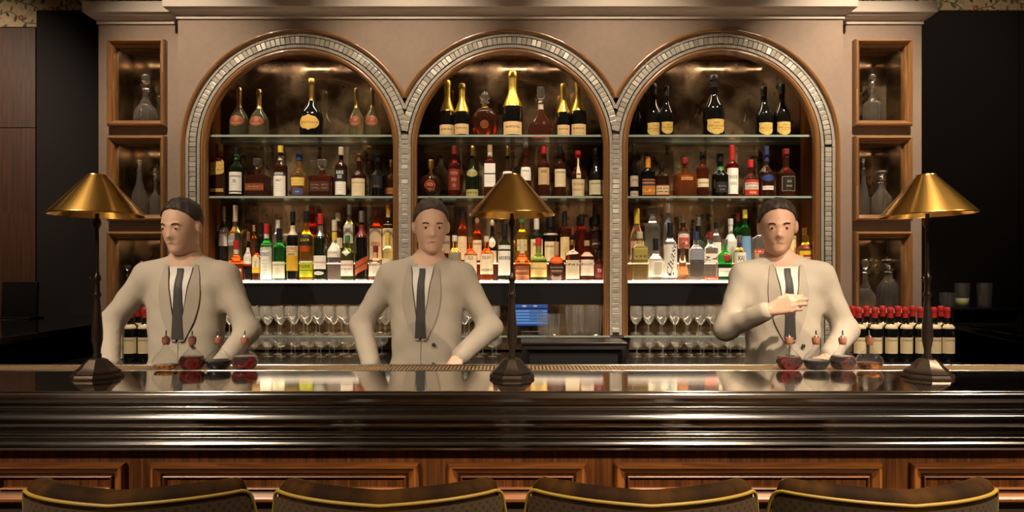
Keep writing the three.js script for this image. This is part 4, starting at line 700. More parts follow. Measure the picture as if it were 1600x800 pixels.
bottle('M', 903, 23, 236, 'bulb', 'damb', 'red', [lab(0.03, 0.38, '#e0cba0', [['Willett', 0.3, 40, '#a03020', 'italic'], ['Reserve', 0.62, 30, '#a03020', 'italic']]), lab(0.4, 0.86, '#e8d8b0', [['|||', 0.5, 30, '#a03020']], { w: 0.3, name: 'seal_strip' })], 'bourbon_bottle', 'bourbon bottle with red wax cap, paper strip and red script on cream', {});
bottle('M', 931, 25, 232, 'champ', 'blk', 'blk', [lab(0.05, 0.34, '#d8cda8', [['RESERVA', 0.25, 24, '#5a4a30'], ...lines(4, '#8a7c58', 0.5)])], 'brandy_bottle', 'broad black bottle with cream-grey label at the shelf end', { cap: 'foil', cs: 0.8 });
bottle('M', 990.5, 14, 225, 'champ', 'blk', 'blk', [lab(0.2, 0.4, '#cdb8a0', [['EXTRA', 0.4, 26, K1]]), lab(0.0, 0.12, '#cdb8a0', [['1L', 0.5, 50, K1]])], 'liqueur_bottle', 'slim tall black bottle with two small pinkish labels', { cap: 'foil', cs: 0.8 });
bottle('M', 1012.5, 21, 245, 'stout', 'blk', 'org', [lab(0.06, 0.44, '#c9802a', [['RUM', 0.72, 40, '#e8b860']], { b: [[0.08, 0.2, '#3a3050'], [0.3, 0.42, '#3a3050']] })], 'rum_bottle', 'dark squarish rum bottle with orange cap and orange striped label', { cs: 0.68 });
bottle('M', 1034, 21, 256, 'stout', 'brn', 'blk', [lab(0.06, 0.36, '#d8bc90', [['SINGLE', 0.35, 26, '#4a2c14'], ['BARREL', 0.65, 26, '#4a2c14']], { b: [[0, 0.1, '#a83020'], [0.9, 1, '#a83020']] })], 'bourbon_bottle', 'small dark bottle with black cap and red-edged cream label', {});
bottle('M', 1070, 34, 247, 'deco', 'amb', 'dred', [lab(0.42, 0.5, '#d89860', [['M', 0.5, 90, '#7a2c14']], { w: 0.16 })], 'tequila_bottle', 'wide square amber bottle with brown stopper and tiny crest', { cap: 'stopper' });
bottle('M', 1097.5, 19, 237, 'tall', 'damb', 'blk', [lab(0.22, 0.4, cream, [['ANEJO', 0.5, 34, K1]], { w: 1.1 })], 'tequila_bottle', 'straight dark amber bottle with narrow cream band label', {});
bottle('M', 1125, 26, 240, 'pot', 'blk', 'blk', [lab(0.1, 0.34, '#161414', [['BLACK', 0.4, 26, '#8a8078'], ['RUM', 0.7, 24, '#8a8078']], { w: 0.8 })], 'rum_bottle', 'rounded black bottle with faint grey lettering', { neck: [[0.62, 0.7, 'grn']] });
bottle('M', 1143.5, 19, 227, 'tall', 'red', 'red', [lab(0.08, 0.56, '#f0eee0', [['RHUM', 0.35, 30, '#8a8070'], ['VIEUX', 0.6, 24, '#8a8070']], { w: 1.1 })], 'rum_bottle', 'bottle with long bright red capsule and tall plain white label', { dz: -0.05, cs: 0.72 });
bottle('M', 1172.5, 24, 250, 'squat', 'damb', 'red', [lab(0.05, 0.46, '#b83018', [['APPLETON', 0.3, 24, '#2c3a90'], ['ESTATE', 0.52, 24, '#2c3a90'], ['RUM', 0.82, 26, '#e8d0a0']], { b: [[0.2, 0.62, '#e0c8a8']] })], 'rum_bottle', 'squat rum bottle with red label, blue letters and red cap', { cs: 0.8 });
bottle('M', 1197, 23, 229, 'squat', 'brn', 'navy', [lab(0.3, 0.44, '#26346e', [['★', 0.5, 60, '#e0d8e0']], { s: 'oval', w: 1.0 }), lab(0.14, 0.22, '#e0d4c8', [['ADMIRAL', 0.5, 44, '#7a2020']], { w: 0.8 })], 'rum_bottle', 'round-shouldered dark rum bottle with blue oval label and navy neck', { cs: 0.7 });
bottle('M', 1227.5, 29, 233, 'squat', 'damb', 'dred', [lab(0.12, 0.42, '#120e0c', [['XO', 0.35, 34, '#b0a070'], ['RUM', 0.65, 24, '#b0a070']], { bd: '#a89868', w: 0.75 })], 'rum_bottle', 'broad dark amber bottle with black square label and dark red cap', {});

// lit shelves, first arch, back row
bottle('B', 340.5, 9, 352, 'tall', 'blk', 'sil', [], 'vermouth_bottle', 'dark bottle with grey screw cap behind the black squat liqueur', { dz: -0.02 });
bottle('B', 350, 15, 323, 'tall', 'blk', 'sil', [lab(0.3, 0.62, '#d8d0c4', [['✽', 0.7, 50, K1], ['SLOE', 0.2, 30, '#eee']], { b: [[0, 0.32, '#55504c']] })], 'liqueur_bottle', 'black bottle with grey capsule and white-grey label over the squat bottles', { cs: 0.74 });
bottle('B', 367.5, 20, 321, 'squat', 'yel', 'crm', [lab(0.3, 0.62, '#9aa0a8', [['GINGER', 0.75, 26, '#e8e0d0']], { b: [[0, 0.42, '#e08a20']], off: -0.5, w: 0.8 })], 'liqueur_bottle', 'broad pale yellow bottle with orange and grey label', { cs: 0.72 });
bottle('B', 397, 10, 352, 'tall', 'amb', 'cork', [], 'liqueur_bottle', 'narrow amber bottle behind the white-labelled herbal bottle'); bottle('B', 408.5, 11, 348, 'wine', 'blk', 'blk', [], 'wine_bottle', 'narrow black bottle with black capsule behind the red and white capped one');
bottle('B', 434, 16, 344, 'tall', 'clr', 'wht', [], 'liqueur_bottle', 'clear bottle with tall white cap behind the green bottles', { cs: 0.72 });
bottle('B', 488, 22, 323, 'cyl', 'red', 'dred', [lab(0.2, 0.5, '#c83018', [['BITTER', 0.4, 30, '#f0e0c0']])], 'aperitif_bottle', 'bright red aperitif bottle behind the lime-labelled one', {});
bottle('B', 528, 18, 333, 'tall', 'brn', 'crm', [lab(0.3, 0.5, '#d0c0a0', lines(3))], 'liqueur_bottle', 'brown bottle with cream cap behind the white ribbon label', {});
bottle('B', 545.5, 18, 320, 'tall', 'yel', 'sil', [lab(0.34, 0.66, '#c8c0b0', [['DRY', 0.3, 36, K1], ...lines(3)], { w: 0.9 })], 'vermouth_bottle', 'tall pale vermouth bottle with grey label and silver cap', {});
bottle('B', 588, 21, 325, 'tall', 'oamb', 'dred', [lab(0.06, 0.62, '#e0c8a0', [['▮▮', 0.2, 50, '#2a2420'], ['APEROL', 0.5, 28, '#b84018'], ['✿ ✿', 0.8, 40, '#b84018']])], 'amaro_bottle', 'orange amaro bottle with cream and orange patterned label', {});
bottle('B', 606.5, 18, 320, 'tall', 'brn', 'org', [lab(0.04, 0.66, cream, [['◉', 0.15, 40, '#7a5030'], ...lines(4, '#8a6a40', 0.5)])], 'amaro_bottle', 'dark bottle with orange cap and long cream label at the niche side', { neck: [[0.78, 0.84, 'crm']] });
// front row
bottle('F', 346.5, 22, 386, 'round', 'blk', 'blk', [lab(0.2, 0.62, '#e6d8c4', [['◆', 0.3, 40, '#8a5040'], ['BENE', 0.6, 24, K1]], { s: 'diamond', w: 1.0 })], 'liqueur_bottle', 'black round-bodied liqueur bottle with white diamond label', {});
bottle('F', 369, 22, 376, 'squat', 'oamb', 'red', [lab(0.04, 0.3, '#ead9bd', [['COINTREAU', 0.5, 30, '#a04028']], { bd: '#7a4a30', w: 1.2 })], 'liqueur_bottle', 'squat orange liqueur bottle with red cap and small framed white label', { cs: 0.78, neck: [[0.66, 0.78, 'wht']] });
bottle('F', 388, 14, 363, 'squat', 'blk', 'cop', [lab(0.3, 0.68, white, [['KAHLUA', 0.3, 26, '#8a2018'], ...lines(3)], { b: [[0.88, 1, '#9a2a18']] })], 'liqueur_bottle', 'black bottle with rounded shoulder, white label and copper neck ring', { dz: -0.01 });
bottle('F', 401, 13, 380, 'tall', 'damb', 'blk', [lab(0.2, 0.68, '#e8d8a8', [['2', 0.5, 60, '#3a5080', 'italic']], { b: [[0.68, 1, '#d8b030']], s: 'tomb' })], 'liqueur_bottle', 'brown bottle with arched cream and yellow label', {});
bottle('F', 416.5, 18, 350, 'wine', 'grn', 'red', [lab(0.02, 0.64, '#f0ead8', [['EXTRA', 0.12, 28, '#7a8a50'], ['VERMUT', 0.3, 24, '#4050a0'], ...lines(5, '#a0a0b0', 0.46)], { w: 1.3 })], 'vermouth_bottle', 'green vermouth bottle with red and white capsule and long white label', { cs: 0.82, neck: [[0.74, 0.82, 'wht']] });
bottle('F', 436.5, 20, 357, 'wine', 'grn', 'blk', [lab(0.04, 0.36, '#e9dfc2', [['CHARTREUSE', 0.2, 24, '#4a5a30'], ...lines(4, '#9a9070', 0.42)], { w: 1.2 })], 'liqueur_bottle', 'bright green bottle with square cream label and white neck ring', { neck: [[0.78, 0.84, 'wht']] });
bottle('F', 457.5, 19, 331, 'tall', 'blk', 'blk', [lab(0.14, 0.5, '#d8a828', [['HIERBAS', 0.12, 26, '#a02018'], ['AMARO', 0.34, 20, K1]], { b: [[0, 0.2, '#e8dcc0'], [0.26, 0.4, '#e0c890']], w: 1.2, bd: null })], 'amaro_bottle', 'black bottle with yellow and white banded label and gold neck', { neck: [[0.66, 0.8, 'crm'], [0.86, 0.9, 'sil']] });
bottle('F', 479, 21, 330, 'tall', 'gold', 'blk', [lab(0.05, 0.28, '#b8c020', [['SUZE', 0.35, 40, '#3a4010']], { b: [[0, 0.12, '#f0e8d0'], [0.56, 0.6, '#3a4010']], w: 1.3 }), lab(0.5, 0.66, '#1a1408', [['LUX', 0.5, 50, '#e0c020']], { w: 1.1 })], 'aperitif_bottle', 'yellow bottle with lime label and black neck lettering', {});
bottle('F', 500.5, 20, 334, 'tall', 'dgrn', 'red', [lab(0.17, 0.37, white, [['♜', 0.2, 30, '#a02018'], ['CARPANO', 0.5, 30, '#b02818'], ...lines(1, '#8a7c68', 0.8)], { w: 1.2 }), lab(0.08, 0.14, '#d8d4cc', [['ANTICA', 0.5, 60, '#202020']], { s: 'oval', w: 0.8 })], 'vermouth_bottle', 'dark green bottle with red cap, white label and small oval badge', { neck: [[0.66, 0.82, 'sil']] });
bottle('F', 522.5, 21, 344, 'squat', 'clr', 'crm', [lab(0.38, 0.62, '#f0e8d8', [['◎', 0.32, 46, '#6a5a48'], ['LILLET', 0.66, 26, '#a04028']], { s: 'tomb', w: 1.2 })], 'aperitif_bottle', 'clear bottle with rounded white label and yellow ribbon neck', { neck: [[0.66, 0.8, 'yel']] });
bottle('F', 543, 20, 368, 'cyl', 'olive', 'grn', [lab(0.1, 0.44, '#f0e6d2', [['MARTINI', 0.3, 30, '#c02818'], ['EXTRA DRY', 0.55, 20, '#304090']], { w: 1.2 }), lab(0.54, 0.7, '#e8e4d4', [['✤', 0.5, 60, '#3a4a30']], { s: 'diamond', w: 0.7 })], 'vermouth_bottle', 'green vermouth bottle with white diamond above a red-lettered label', {});
bottle('F', 565, 20, 330, 'tall', 'blk', 'sil', [lab(0.12, 0.3, '#b85830', [['ROSSO', 0.5, 40, '#2a1810']], { s: 'slant', w: 1.2 })], 'vermouth_bottle', 'black bottle with slanted copper label and red neck foil', { neck: [[0.62, 0.8, 'dred']] });
bottle('F', 587, 21, 384, 'squat', 'pink', 'dred', [lab(0.12, 0.54, '#efe4d0', [['BIANCO', 0.22, 30, K1], ...lines(4)], { s: 'tomb', w: 1.2 })], 'vermouth_bottle', 'pale bottle with arched white label in front of the patterned amaro', { group: undefined });
bottle('F', 606, 18, 364, 'tall', 'yel', 'yel', [lab(0.08, 0.46, '#ecdcb8', lines(5, '#a08a60', 0.3), { w: 1.2 })], 'vermouth_bottle', 'pale yellow bottle with yellow cap beside the mosaic column', { cs: 0.74 });
// second arch, back row
bottle('B', 669, 15, 332, 'cyl', 'amb', 'wht', [lab(0.1, 0.5, '#e0cc98', [['MALT', 0.3, 36, K1], ...lines(3)])], 'whisky_bottle', 'amber whisky bottle with white cap in the back row near the column', { neck: [[0.6, 0.66, 'crm']] });
bottle('B', 696.5, 16, 335, 'cyl', 'damb', 'dred', [lab(0.2, 0.56, '#a89880', [['OBAN', 0.4, 40, K1]])], 'whisky_bottle', 'dark amber whisky bottle with grey-brown label behind the pale malts', {});
bottle('B', 722.5, 16, 328, 'cyl', 'oamb', 'navy', [lab(0.06, 0.5, cream, lines(5, '#7a6040', 0.3))], 'whisky_bottle', 'orange amber whisky bottle with navy cap and cream label in the back row', {});
bottle('B', 745.5, 16, 340, 'cyl', 'oamb', 'cork', [lab(0.06, 0.5, cream, [['HIGHLAND', 0.2, 26, '#5a4020'], ...lines(4, '#7a6040', 0.42)])], 'whisky_bottle', 'orange amber whisky bottle with ball cork and cream label', { cap: 'ball', cs: 0.84 });
bottle('B', 769, 15, 343, 'squat', 'blk', 'crm', [lab(0.34, 0.62, '#e8e0c8', [['⚓', 0.5, 60, K1]], { s: 'oval', w: 0.8 }), lab(0.0, 0.28, cream, lines(3))], 'whisky_bottle', 'dark whisky bottle with oval white label and pale cap', { cap: 'ball' });
bottle('B', 815.5, 21, 338, 'cyl', 'gold', 'grn', [lab(0.26, 0.5, '#d8c070', [['JAMESON', 0.5, 28, '#4a3a10']], { w: 0.8 })], 'whisky_bottle', 'golden whiskey bottle with green cap behind the brown-labelled bourbon', {});
bottle('B', 838.5, 21, 340, 'cyl', 'dgrn', 'wht', [lab(0.04, 0.52, cream, [['IRISH', 0.25, 34, '#3a5020'], ...lines(4)])], 'whisky_bottle', 'dark green whiskey bottle with long white capsule and cream label', { cs: 0.74 });
bottle('B', 860.5, 22, 339, 'wine', 'blk', 'blk', [lab(0.04, 0.46, '#e0d0a4', [['REDBREAST', 0.25, 26, '#6a2018'], ...lines(4)])], 'whisky_bottle', 'black bottle with cream label and pale shoulder ring', { neck: [[0.60, 0.64, 'crm']] });
bottle('B', 882.5, 16, 330, 'tall', 'damb', 'blk', [lab(0.06, 0.5, '#e0c890', lines(5, '#7a6040', 0.3))], 'bourbon_bottle', 'tall dark amber bottle with black capsule and cream label', { cs: 0.7 });
bottle('B', 895, 12, 354, 'wine', 'blk', 'dred', [], 'bourbon_bottle', 'narrow dark bottle with dull red capsule behind the slant-labelled one'); bottle('B', 909, 15, 335, 'wide', 'red', 'blk', [], 'bourbon_bottle', 'dark red bottle with broad black cap in the back row'); bottle('B', 931, 20, 336, 'wide', 'brn', 'blk', [lab(0.3, 0.5, '#2a1410', [['JACK', 0.5, 40, '#d8c8b0']], { w: 1 })], 'bourbon_bottle', 'brown square-shouldered bottle with broad black cap near the column');
// front row
bottle('F', 657, 17, 380, 'tall', 'damb', 'gold', [lab(0.12, 0.5, '#d8c8a8', lines(4, '#7a6040', 0.3))], 'whisky_bottle', 'amber bottle half hidden beside the bartender with spread elbows', {});
bottle('F', 684, 21, 362, 'cyl', 'lamb', 'gold', [lab(0.17, 0.68, '#ece0c4', [['●', 0.08, 46, '#5a5a90'], ['DALWHINNIE', 0.35, 22, '#5a4a38'], ...lines(4, '#a08a68', 0.5)], { w: 0.95 })], 'whisky_bottle', 'pale gold whisky bottle with cream label and blue seal', {});
bottle('F', 710.5, 20, 368, 'cyl', 'lamb', 'wht', [lab(0.06, 0.42, '#f0e4c8', [['GLEN', 0.3, 36, '#6a5a40'], ...lines(3, '#a08a68', 0.56)], { w: 1.2 }), lab(0.43, 0.62, '#8a8468', [['▲', 0.5, 60, '#c8c090']], { w: 1.25 })], 'whisky_bottle', 'pale gold whisky bottle with landscape label above a white one', {});
bottle('F', 735.5, 20, 370, 'cyl', 'oamb', 'gold', [lab(0.04, 0.62, '#efdcb8', [['OLD', 0.2, 30, '#8a5a30'], ...lines(5, '#b08a5a', 0.36)], { w: 1.2 })], 'whisky_bottle', 'orange whisky bottle with long cream label and gold cap', {});
bottle('F', 760.5, 21, 369, 'cyl', 'oamb', 'crm', [lab(0.14, 0.6, '#efdcb8', [['ISLAY', 0.2, 30, '#8a5a30'], ['TALISKER', 0.78, 26, K1]], { w: 1.2 })], 'whisky_bottle', 'orange whisky bottle with cream label and dark lettering at its foot', {});
bottle('F', 788.5, 21, 350, 'wine', 'dgrn', 'blk', [lab(0.09, 0.52, white, [['♖', 0.1, 30, K1], ['ARDBEG', 0.3, 30, K1], ['❦ ❧', 0.68, 44, '#5a6a50']], { w: 1.2 }), lab(0.55, 0.62, '#e8e0cc', [], { w: 1.1 })], 'whisky_bottle', 'dark green whisky bottle with white scroll label beside the lamp stem', {});
bottle('F', 816, 23, 375, 'squat', 'oamb', 'crm', [lab(0.04, 0.36, '#8a4a28', [["MAKER'S", 0.4, 26, '#e0b888'], ['Bourbon', 0.75, 26, '#e8c8a0', 'italic']], { w: 1.25 }), lab(0.4, 0.52, '#c89858', [['●', 0.5, 60, '#e8d0a0']], { s: 'oval', w: 0.35 })], 'bourbon_bottle', 'squat orange bourbon bottle with brown label and round gold seal', { neck: [[0.66, 0.82, 'crm']] });
bottle('F', 841.5, 26, 372, 'squat', 'olive', 'red', [lab(0.08, 0.42, '#e6c878', [['❋', 0.16, 30, '#8a6a28'], ['MALTAGE', 0.42, 24, '#6a4a18'], ...lines(3, '#a08040', 0.62)], { w: 1.25 })], 'whisky_bottle', 'green squat bottle with red cap and yellow parchment label', { cs: 0.82 });
bottle('F', 869.5, 26, 378, 'round', 'damb', 'cork', [lab(0.18, 0.42, '#2c0e06', [['WOODFORD', 0.35, 24, '#d8b890'], ['RESERVE', 0.72, 24, '#d8b890']], { w: 0.95 })], 'bourbon_bottle', 'round-bodied dark amber bourbon bottle with orange neck band', { neck: [[0.66, 0.84, 'org']] });
bottle('F', 894, 22, 375, 'sq', 'damb', 'gold', [lab(0.04, 0.5, '#d8c8a8', [['BLENDED', 0.25, 26, '#6a4a30'], ...lines(4)], { w: 0.9 }), lab(0.64, 0.76, '#e6d8b8', [['RYE', 0.5, 50, '#6a3020']], { s: 'slant', w: 0.8 })], 'whisky_bottle', 'squarish amber bottle with slanted upper label and grey-cream lower label', { cs: 0.88 });
bottle('F', 917, 22, 376, 'cyl', 'damb', 'cork', [lab(0.12, 0.52, '#f0e0c8', [['BULLEIT', 0.3, 30, '#7a3020'], ...lines(3, '#b09070', 0.55)], { w: 1.2 }), lab(0.6, 0.7, '#e0c8b0', [['~', 0.5, 40, '#7a3020']], { w: 1.0 })], 'bourbon_bottle', 'amber bottle with cream label, red lettering and cream shoulder label', {});
bottle('F', 936, 15, 392, 'tall', 'brn', 'blk', [lab(0.1, 0.56, '#6a1c1c', [['TX', 0.5, 50, '#d8c8b8']], { w: 1.2 })], 'bourbon_bottle', 'narrow dark bottle with maroon label beside the column', {});
// third arch, back row
bottle('B', 995, 23, 326, 'champ', 'pink', 'yel', [lab(0.1, 0.4, '#e8b098', [['ROSE', 0.4, 40, '#8a3020']], { w: 1.1 }), lab(0.44, 0.58, '#3a6a38', [['●', 0.5, 60, '#5a8a48']], { s: 'oval', w: 0.7 })], 'gin_bottle', 'pink-labelled clear bottle with gold top and green seal', { cap: 'foil', cs: 0.72 });
bottle('B', 1019.5, 24, 324, 'wide', 'clr', 'glass', [], 'vodka_decanter', 'tall clear square-topped bottle with wide glass stopper', { cap: 'stopper', cs: 0.78 });
bottle('B', 1043.5, 14, 318, 'tall', 'clr', 'wht', [lab(0.5, 0.8, '#6a7ab0', [], { w: 0.5 })], 'vodka_bottle', 'slim clear vodka bottle with blue stripe behind the script label', {});
bottle('B', 1067, 20, 336, 'tall', 'brn', 'sil', [lab(0.3, 0.64, '#b84838', [['GIN', 0.65, 40, '#f0d8d0']], { b: [[0, 0.34, '#d8c0b8']], bd: '#e8d8d0' })], 'gin_bottle', 'dark bottle with silver cap and rosy shield label', {});
bottle('B', 1091, 23, 340, 'squat', 'dgrn', 'sil', [lab(0.3, 0.5, '#2a4030', [['◍', 0.5, 60, '#9ab0a0']], { s: 'oval', w: 0.6 })], 'gin_bottle', 'dark green round-shouldered gin bottle with silver cap', {});
bottle('B', 1119, 15, 347, 'tall', 'clr', 'blk', [lab(0.1, 0.5, white, lines(4))], 'gin_bottle', 'clear bottle with black cap behind the number label');
bottle('B', 1141.5, 20, 342, 'bulb', 'white', 'wht', [], 'vodka_bottle', 'frosted white plain bottle in the back row', { cs: 0.86, dz: 0.02 });
bottle('B', 1153, 14, 333, 'tall', 'grn', 'dred', [], 'gin_bottle', 'green bottle with brown cap half hidden behind the yellow-capped one', { dz: -0.03 });
bottle('B', 1164, 17, 328, 'tall', 'grn', 'yel', [lab(0.04, 0.5, '#6a98c0', [['▲', 0.4, 80, '#28407a'], ['❀', 0.8, 40, '#e8e0d0']], { w: 1.2 })], 'gin_bottle', 'bright green bottle with yellow cap and blue picture label', { dz: 0.025, cs: 0.84 });
bottle('B', 1186, 22, 343, 'deco', 'clr', 'glass', [lab(0.2, 0.32, '#a84030', [['OLD', 0.5, 50, '#e8c8b8']], { w: 0.9 })], 'tequila_bottle', 'clear bottle with square glass stopper and small red label', { cap: 'stopper' });
bottle('B', 1210, 21, 337, 'stout', 'amb', 'yel', [lab(0.1, 0.54, '#c07a40', [['CACHACA', 0.3, 24, '#f0d8a8'], ['51', 0.65, 50, '#a83018']])], 'cachaca_bottle', 'amber bottle with yellow and blue cap and orange label', { neck: [[0.88, 0.92, 'blue']] });
bottle('B', 1233, 20, 336, 'tall', 'pink', 'crm', [lab(0.08, 0.56, '#ecd490', [['TEQUILA', 0.12, 24, K1], ['▮', 0.55, 90, '#2a2018']])], 'tequila_bottle', 'pale bottle with yellow-cream label bearing a dark square', {});
bottle('B', 1268, 16, 352, 'tall', 'oamb', 'gold', [lab(0.1, 0.5, '#d89a30', [['❖', 0.5, 60, '#7a3010']])], 'rum_bottle', 'amber bottle with ochre label at the outer jamb', { dz: -0.01 });
// front row
bottle('F', 999.5, 23, 362, 'sq', 'yel', 'crm', [lab(0.42, 0.8, '#a89848', [['❦', 0.4, 60, '#5a4a18'], ['GIN', 0.8, 24, '#5a4a18']], { w: 0.9 })], 'gin_bottle', 'square clear gin bottle with olive-yellow label', {});
bottle('F', 1024.5, 25, 373, 'squat', 'clr', 'blk', [lab(0.08, 0.52, '#efe8d8', [['❦❧', 0.4, 60, K1], ['❧❦', 0.68, 50, K1]], { b: [[0.2, 0.85, '#d8cbb4', 0.3, 0.8]], w: 1.25 })], 'gin_bottle', 'clear round-shouldered gin bottle with engraved picture on white', { cs: 0.72 });
bottle('F', 1047, 21, 348, 'tall', 'clr', 'blk', [lab(0.05, 0.62, '#efeade', [['Chase', 0.45, 62, '#1c1a18', 'italic', -1.2], ['•●•', 0.88, 40, '#3a2a1a']], { w: 1.2 })], 'vodka_bottle', 'tall clear bottle with black cap and large rising black script', { cs: 0.74 });
bottle('F', 1066.5, 20, 378, 'cone', 'pink', 'cop', [lab(0.16, 0.36, '#d8955a', lines(3, '#f0d0a0', 0.3), { w: 1.0 })], 'gin_bottle', 'cone-shaped peach-tinted bottle with copper cap', {});
bottle('F', 1087.5, 22, 362, 'stout', 'clr', 'navy', [lab(0.42, 0.72, '#8a8a92', [['BROKERS', 0.2, 26, '#eee'], ['▣', 0.7, 60, '#2c2a3a']], { w: 0.95 }), lab(0.08, 0.38, '#4a4038', [['✦', 0.5, 70, '#d8d0c0']], { w: 1.1 })], 'gin_bottle', 'clear gin bottle with navy cap, grey label and dark picture below', {});
bottle('F', 1109.5, 21, 363, 'sq', 'clr', 'dred', [lab(0.36, 0.56, '#f0e4d0', [['24', 0.52, 90, K1]], { bd: '#a03020', w: 0.75 }), lab(0.0, 0.08, '#b83020', [['VEEVA', 0.5, 60, '#e8c0a0']], { w: 1.0 })], 'gin_bottle', 'clear gin bottle with red-framed number 24 label', {});
bottle('F', 1132.5, 22, 374, 'cyl', 'grn', 'sil', [lab(0.1, 0.3, '#e4e0d0', [['TANQUERAY', 0.4, 24, '#4a6a50'], ...lines(1, '#8a8a78', 0.75)], { w: 1.25 }), lab(0.46, 0.66, '#a02020', [['✹', 0.5, 60, '#d04030']], { s: 'oval', w: 0.5 })], 'gin_bottle', 'green gin bottle with red wax seal and white band label', { cs: 0.86 });
bottle('F', 1155.5, 19, 368, 'tall', 'lamb', 'sil', [lab(0.1, 0.62, '#eee6d4', [['KAJ', 0.25, 44, '#3a3a48'], ['❀', 0.55, 50, '#8aa0b0']], { w: 1.2 })], 'gin_bottle', 'pale amber bottle with tall white label and blue-grey neck', { neck: [[0.74, 0.84, 'navy']] });
bottle('F', 1182, 27, 396, 'round', 'clr', 'cork', [lab(0.12, 0.4, '#dccdb4', [['AGAVE', 0.5, 30, '#7a5a40']], { w: 0.9 })], 'tequila_bottle', 'round clear tequila bottle with cork and pale low label', {});
bottle('F', 1207, 17, 386, 'tall', 'clr', 'cork', [lab(0.1, 0.8, '#d8c4a4', [['◉', 0.2, 50, '#9a4028'], ...lines(4, '#8a7050', 0.5)], { s: 'tomb', w: 1.1 })], 'tequila_bottle', 'slim clear bottle with arched tan label behind the stirring bartender', {});
bottle('F', 1234, 22, 396, 'cone', 'clr', 'org', [lab(0.1, 0.4, '#d8c8b0', lines(3), { w: 1.0 })], 'tequila_bottle', 'cone-shaped clear bottle with orange cap beside the yellow rum', {});
bottle('F', 1258.5, 23, 356, 'cyl', 'gold', 'gold', [lab(0.24, 0.56, '#e8c030', [['❀', 0.12, 40, '#8a2a18'], ['Havana', 0.4, 34, '#f4e4b0'], ['Club', 0.62, 34, '#f4e4b0'], ['RUM', 0.88, 22, '#6a3010']], { b: [[0.25, 0.75, '#b02c20', 0.18, 0.82]], w: 1.2 }), lab(0.05, 0.16, '#d8c8a0', [['3', 0.5, 70, '#8a5020']], { w: 0.9 })], 'rum_bottle', 'golden yellow rum bottle with red disc on yellow label', { neck: [[0.6, 0.68, 'dred']] });

// wine bottles on the back counter
const wineCollar = lab(0.60, 0.68, '#d8c49c', [['❧ ❦', 0.5, 90, '#a88c5c']], { w: 1.25, name: 'collar_label' }), wineLabel = lab(0.14, 0.44, '#d9c49a', [['CHATEAU', 0.2, 22, '#3a2c1c'], ['⌂', 0.48, 40, '#7a6444'], ...lines(3, '#8a744c', 0.68)], { w: 1.25 });
const wineText = (where) => `red-capped wine bottle with cream label ${where}`;
for (const px of [1342, 1367, 1391, 1414.5, 1438, 1459, 1480]) bottle('R', px, 20, 480, 'wine', 'blk', 'red', [wineLabel, wineCollar], 'wine_bottle', wineText('in the cluster under the ship decanter'), { cap: 'foil', cs: 0.8, group: 'wine bottles under the ship decanter' });
for (const px of [1332, 1354, 1379, 1403, 1426, 1449, 1470]) bottle('S', px, 20, 478, 'wine', 'blk', 'red', [wineLabel, wineCollar], 'wine_bottle', wineText('in the cluster under the ship decanter'), { cap: 'foil', cs: 0.8, group: 'wine bottles under the ship decanter' });
for (const px of [205, 227, 248.5]) bottle('R', px, 20.5, 480, 'wine', 'blk', 'red', [wineLabel, wineCollar], 'wine_bottle', wineText('in the cluster beside the white cartons'), { cap: 'foil', cs: 0.8, group: 'wine bottles beside the cartons' });
for (const px of [216, 238, 259]) bottle('S', px, 20, 478, 'wine', 'blk', 'red', [wineLabel, wineCollar], 'wine_bottle', wineText('in the cluster beside the white cartons'), { cap: 'foil', cs: 0.8, group: 'wine bottles beside the cartons' });
printTex.needsUpdate = true;

